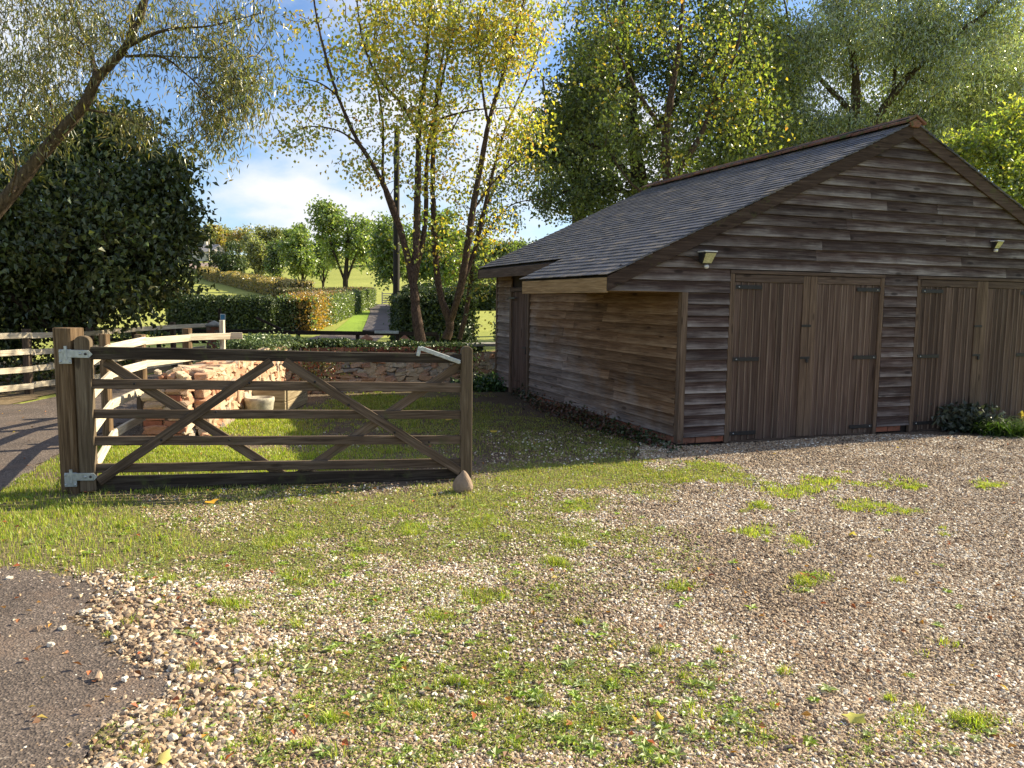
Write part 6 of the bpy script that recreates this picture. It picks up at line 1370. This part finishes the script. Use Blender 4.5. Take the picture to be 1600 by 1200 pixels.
for (px_, py_, L, col, lb) in ((256, 1196, .055, (.50, .42, .14), 'pale yellow fallen leaf at the bottom edge left of centre'), (1030, 1131, .04, (.62, .40, .05), 'orange yellow fallen leaf in the mossy gravel near the bottom'), (1335, 1132, .06, (.55, .52, .12), 'curled yellow fallen leaf low on the right'), (1245, 1168, .03, (.36, .20, .15), 'pinkish fallen leaf beside the moss at lower right'),
        (1256, 902, .05, (.45, .16, .05), 'rust coloured leaf beside the small grass tuft in the gravel'), (1332, 840, .06, (.50, .42, .05), 'yellow green leaf lying on the open gravel'), (330, 789, .07, (.70, .38, .04), 'bright orange leaf in the grass below the gate'), (771, 676, .08, (.60, .42, .05), 'yellow leaf on the shaded grass right of the gate'), (700, 658, .08, (.55, .38, .05), 'yellow leaf in the shade behind the gate end')):
    q = g(px_, py_); mb = MB(); nn_ = 10; vs = [(0, 0, .006)]
    for j in range(nn_):
        a_ = 2 * math.pi * j / nn_; rr = L * (.55 + .12 * math.cos(a_ * 5)); vs.append((rr * math.cos(a_) * 1.25, rr * math.sin(a_) * .75, .010 * math.sin(a_ * 2 + 1) + .006))
    mb.add(vs, [(0, 1 + j, 1 + (j + 1) % nn_) for j in range(nn_)]); me = mb.mesh('fallen_leaf', True); a2 = me.color_attributes.new('col', 'FLOAT_COLOR', 'POINT')
    for e in a2.data: e.color = (*col, 1)
    link('fallen_leaf', me, M['litter'], loc=(q[0], q[1], float(microz(q[0], q[1])) + .022), rot=(rng.normal(0, .15), rng.normal(0, .15), rng.uniform(0, 6)), label=lb, cat='leaf', group='fallen leaves')

# ================= GRAVEL (instanced pebbles)
m, t, b = mat('pebble', 0.75, 0.35)
oi = N(t, 'ShaderNodeObjectInfo'); at_ = N(t, 'ShaderNodeAttribute'); at_.attribute_name = 'tone'; at_.attribute_type = 'INSTANCER'
pc = ramp(t, at_.outputs['Fac'], [(0.0, (0.08, 0.055, 0.035)), (0.16, (0.19, 0.13, 0.085)), (0.34, (0.38, 0.27, 0.165)), (0.52, (0.50, 0.385, 0.255)), (0.66, (0.24, 0.205, 0.165)), (0.80, (0.38, 0.24, 0.14)), (0.92, (0.60, 0.51, 0.38)), (1.0, (0.88, 0.82, 0.69))])
v, _, _ = ocoord(t, rnd=False); pc = mix(t, .6, pc, ramp(t, noise(t, v, 1.2, 4, .6), [(0.3, (.6,) * 3), (0.7, (1.3,) * 3)]), 'MULTIPLY')
t.links.new(pc, b.inputs['Base Color']); M['pebble'] = m
def pebbles(name, P, S, tone):
    me = bpy.data.meshes.new(name); me.vertices.add(len(P)); me.vertices.foreach_set('co', P.astype(np.float32).ravel())
    a_ = me.attributes.new('sc', 'FLOAT_VECTOR', 'POINT'); a_.data.foreach_set('vector', S.astype(np.float32).ravel())
    R3 = rng.uniform(0, 6.28, (len(P), 3)); R3[:, :2] = rng.normal(0, .35, (len(P), 2)); a_ = me.attributes.new('ro', 'FLOAT_VECTOR', 'POINT'); a_.data.foreach_set('vector', R3.astype(np.float32).ravel())
    a_ = me.attributes.new('tone', 'FLOAT', 'POINT'); a_.data.foreach_set('value', tone.astype(np.float32))
    a_ = me.attributes.new('idx', 'INT', 'POINT'); a_.data.foreach_set('value', rng.integers(0, 3, len(P)).astype(np.int32)); me.update()
    me.materials.append(M['pebble']); o = link(name, me, kind='stuff')
    ng = bpy.data.node_groups.new(name, 'GeometryNodeTree'); ng.interface.new_socket('Geometry', in_out='INPUT', socket_type='NodeSocketGeometry'); ng.interface.new_socket('Geometry', in_out='OUTPUT', socket_type='NodeSocketGeometry')
    gi = N(ng, 'NodeGroupInput'); go = N(ng, 'NodeGroupOutput'); m2p = N(ng, 'GeometryNodeMeshToPoints'); ng.links.new(gi.outputs[0], m2p.inputs['Mesh'])
    iop = N(ng, 'GeometryNodeInstanceOnPoints'); ng.links.new(m2p.outputs[0], iop.inputs['Points'])
    g2i = N(ng, 'GeometryNodeGeometryToInstance')
    for k in range(3):
        ico = N(ng, 'GeometryNodeMeshIcoSphere'); ico.inputs['Subdivisions'].default_value = 2; ico.inputs['Radius'].default_value = .5
        sp_ = N(ng, 'GeometryNodeSetPosition'); nz_ = N(ng, 'ShaderNodeTexNoise'); nz_.noise_dimensions = '4D'; nz_.inputs['W'].default_value = k * 5.3 + 1; nz_.inputs['Scale'].default_value = 1.9; nz_.inputs['Detail'].default_value = 1
        ps_ = N(ng, 'GeometryNodeInputPosition'); ng.links.new(ps_.outputs[0], nz_.inputs['Vector'])
        sb = N(ng, 'ShaderNodeVectorMath', operation='SUBTRACT'); sb.inputs[1].default_value = (.5, .5, .5); ng.links.new(nz_.outputs['Color'], sb.inputs[0])
        sc_ = N(ng, 'ShaderNodeVectorMath', operation='SCALE'); sc_.inputs['Scale'].default_value = 1.0; ng.links.new(sb.outputs[0], sc_.inputs[0]); ng.links.new(sc_.outputs[0], sp_.inputs['Offset'])
        ng.links.new(ico.outputs[0], sp_.inputs['Geometry']); sm = N(ng, 'GeometryNodeSetMaterial'); sm.inputs['Material'].default_value = M['pebble']; ng.links.new(sp_.outputs[0], sm.inputs['Geometry'])
        ng.links.new(sm.outputs[0], g2i.inputs[0])
    ng.links.new(g2i.outputs[0], iop.inputs['Instance']); iop.inputs['Pick Instance'].default_value = True
    def attr(nm, ty):
        n_ = N(ng, 'GeometryNodeInputNamedAttribute', data_type=ty); n_.inputs[0].default_value = nm; return [s for s in n_.outputs if s.enabled][0]
    ng.links.new(attr('idx', 'INT'), iop.inputs['Instance Index']); ng.links.new(attr('ro', 'FLOAT_VECTOR'), iop.inputs['Rotation']); ng.links.new(attr('sc', 'FLOAT_VECTOR'), iop.inputs['Scale'])
    ng.links.new(iop.outputs[0], go.inputs[0]); md = o.modifiers.new('scatter', 'NODES'); md.node_group = ng; return o
N_ = 1700000; Y = 2.2 + 7.6 * rng.random(N_) ** 1.35; X = (rng.random(N_) * 2 - 1) * (Y * .70 + .1); X = X + 0.0
px, py = proj(np.stack([X, Y, X * 0], -1)); ok = (px > -30) & (px < 1630) & (py < 1230) & rest(X, Y)
X = X[ok]; Y = Y[ok]; px = px[ok]; py = py[ok]; lush, mid_, moss_ = covers(X, Y); da = distpoly(X, Y, APRW)
grv = np.clip(1.05 - 1.5 * lush - 1.0 * mid_ - .95 * moss_ * np.clip((fbm(X, Y, 6, 51) - .33) * 4, 0, 1), 0.03, 1)
bare = np.clip((fbm(X, Y, 1.7, 61) - .40) * 5, 0, 1); rightness = np.clip((px - 800) / 500 + .35 * (py < 900), 0, 1)
grv *= np.maximum(bare, rightness) * .78 + .22
edge = np.exp(-((da - .22) / .25) ** 2) * (py > 900)                      # loose heap along the asphalt edge
grv = np.clip(grv + edge * .2, 0, 1)
grv *= np.where(da > .04 + (fbm(X, Y, 5, 71) - .5) * .25, 1, .012 + .12 * np.exp(-np.abs(da) / .10))
grv *= (X > -3.0) | (Y < 5.5)
grv *= np.where((py < 760) & (px < 1000), .12, 1) * np.where((py < 792) & (px < 760), .3, 1)
dens = np.clip(1.0 - (Y - 3) / 11, .35, 1)
sel = rng.random(len(X)) < grv * .36
X = X[sel]; Y = Y[sel]; n = len(X); e_ = edge[sel]
big = rng.random(n) ** 5; s0 = .0055 + .0038 * rng.random(n) + (.012 * big * (.5 + e_) + .0012 * e_) + .0012 * np.clip(Y - 4, 0, 5)
P = np.stack([X, Y, microz(X, Y) + s0 * rng.uniform(.05, .5, n)], -1); S = np.stack([s0 * rng.uniform(1.0, 1.6, n), s0 * rng.uniform(.8, 1.2, n), s0 * rng.uniform(.5, .85, n)], -1) * 1.25
pebbles('gravel', P, S, np.clip(rng.random(n) + .05 + (fbm(X, Y, .8, 81) - .5) * .3 + (fbm(X, Y, 4, 83) - .5) * .3, 0, 1))
print('TRIS', sum(sum(len(p.vertices) - 2 for p in me.polygons) if len(me.polygons) < 2000 else int(len(me.loops) - 2 * len(me.polygons)) for me in bpy.data.meshes if me.users))
print('pebbles', n)
# loose larger stones on the asphalt edge
big_l = [(60, 988), (97, 986), (80, 1011), (128, 960), (124, 936), (165, 968), (178, 1003), (345, 985), (330, 995), (350, 1017), (155, 1062), (195, 1065), (270, 1048), (290, 1046), (338, 1035), (105, 917), (15, 907), (300, 875)]
PP = np.array([g(*q) for q in big_l]); PP[:, 2] = .014; ss = rng.uniform(.022, .036, len(PP)); pebbles('loose_stones', PP, np.stack([ss * 1.3, ss, ss * .8], -1), rng.uniform(.8, 1, len(PP)))
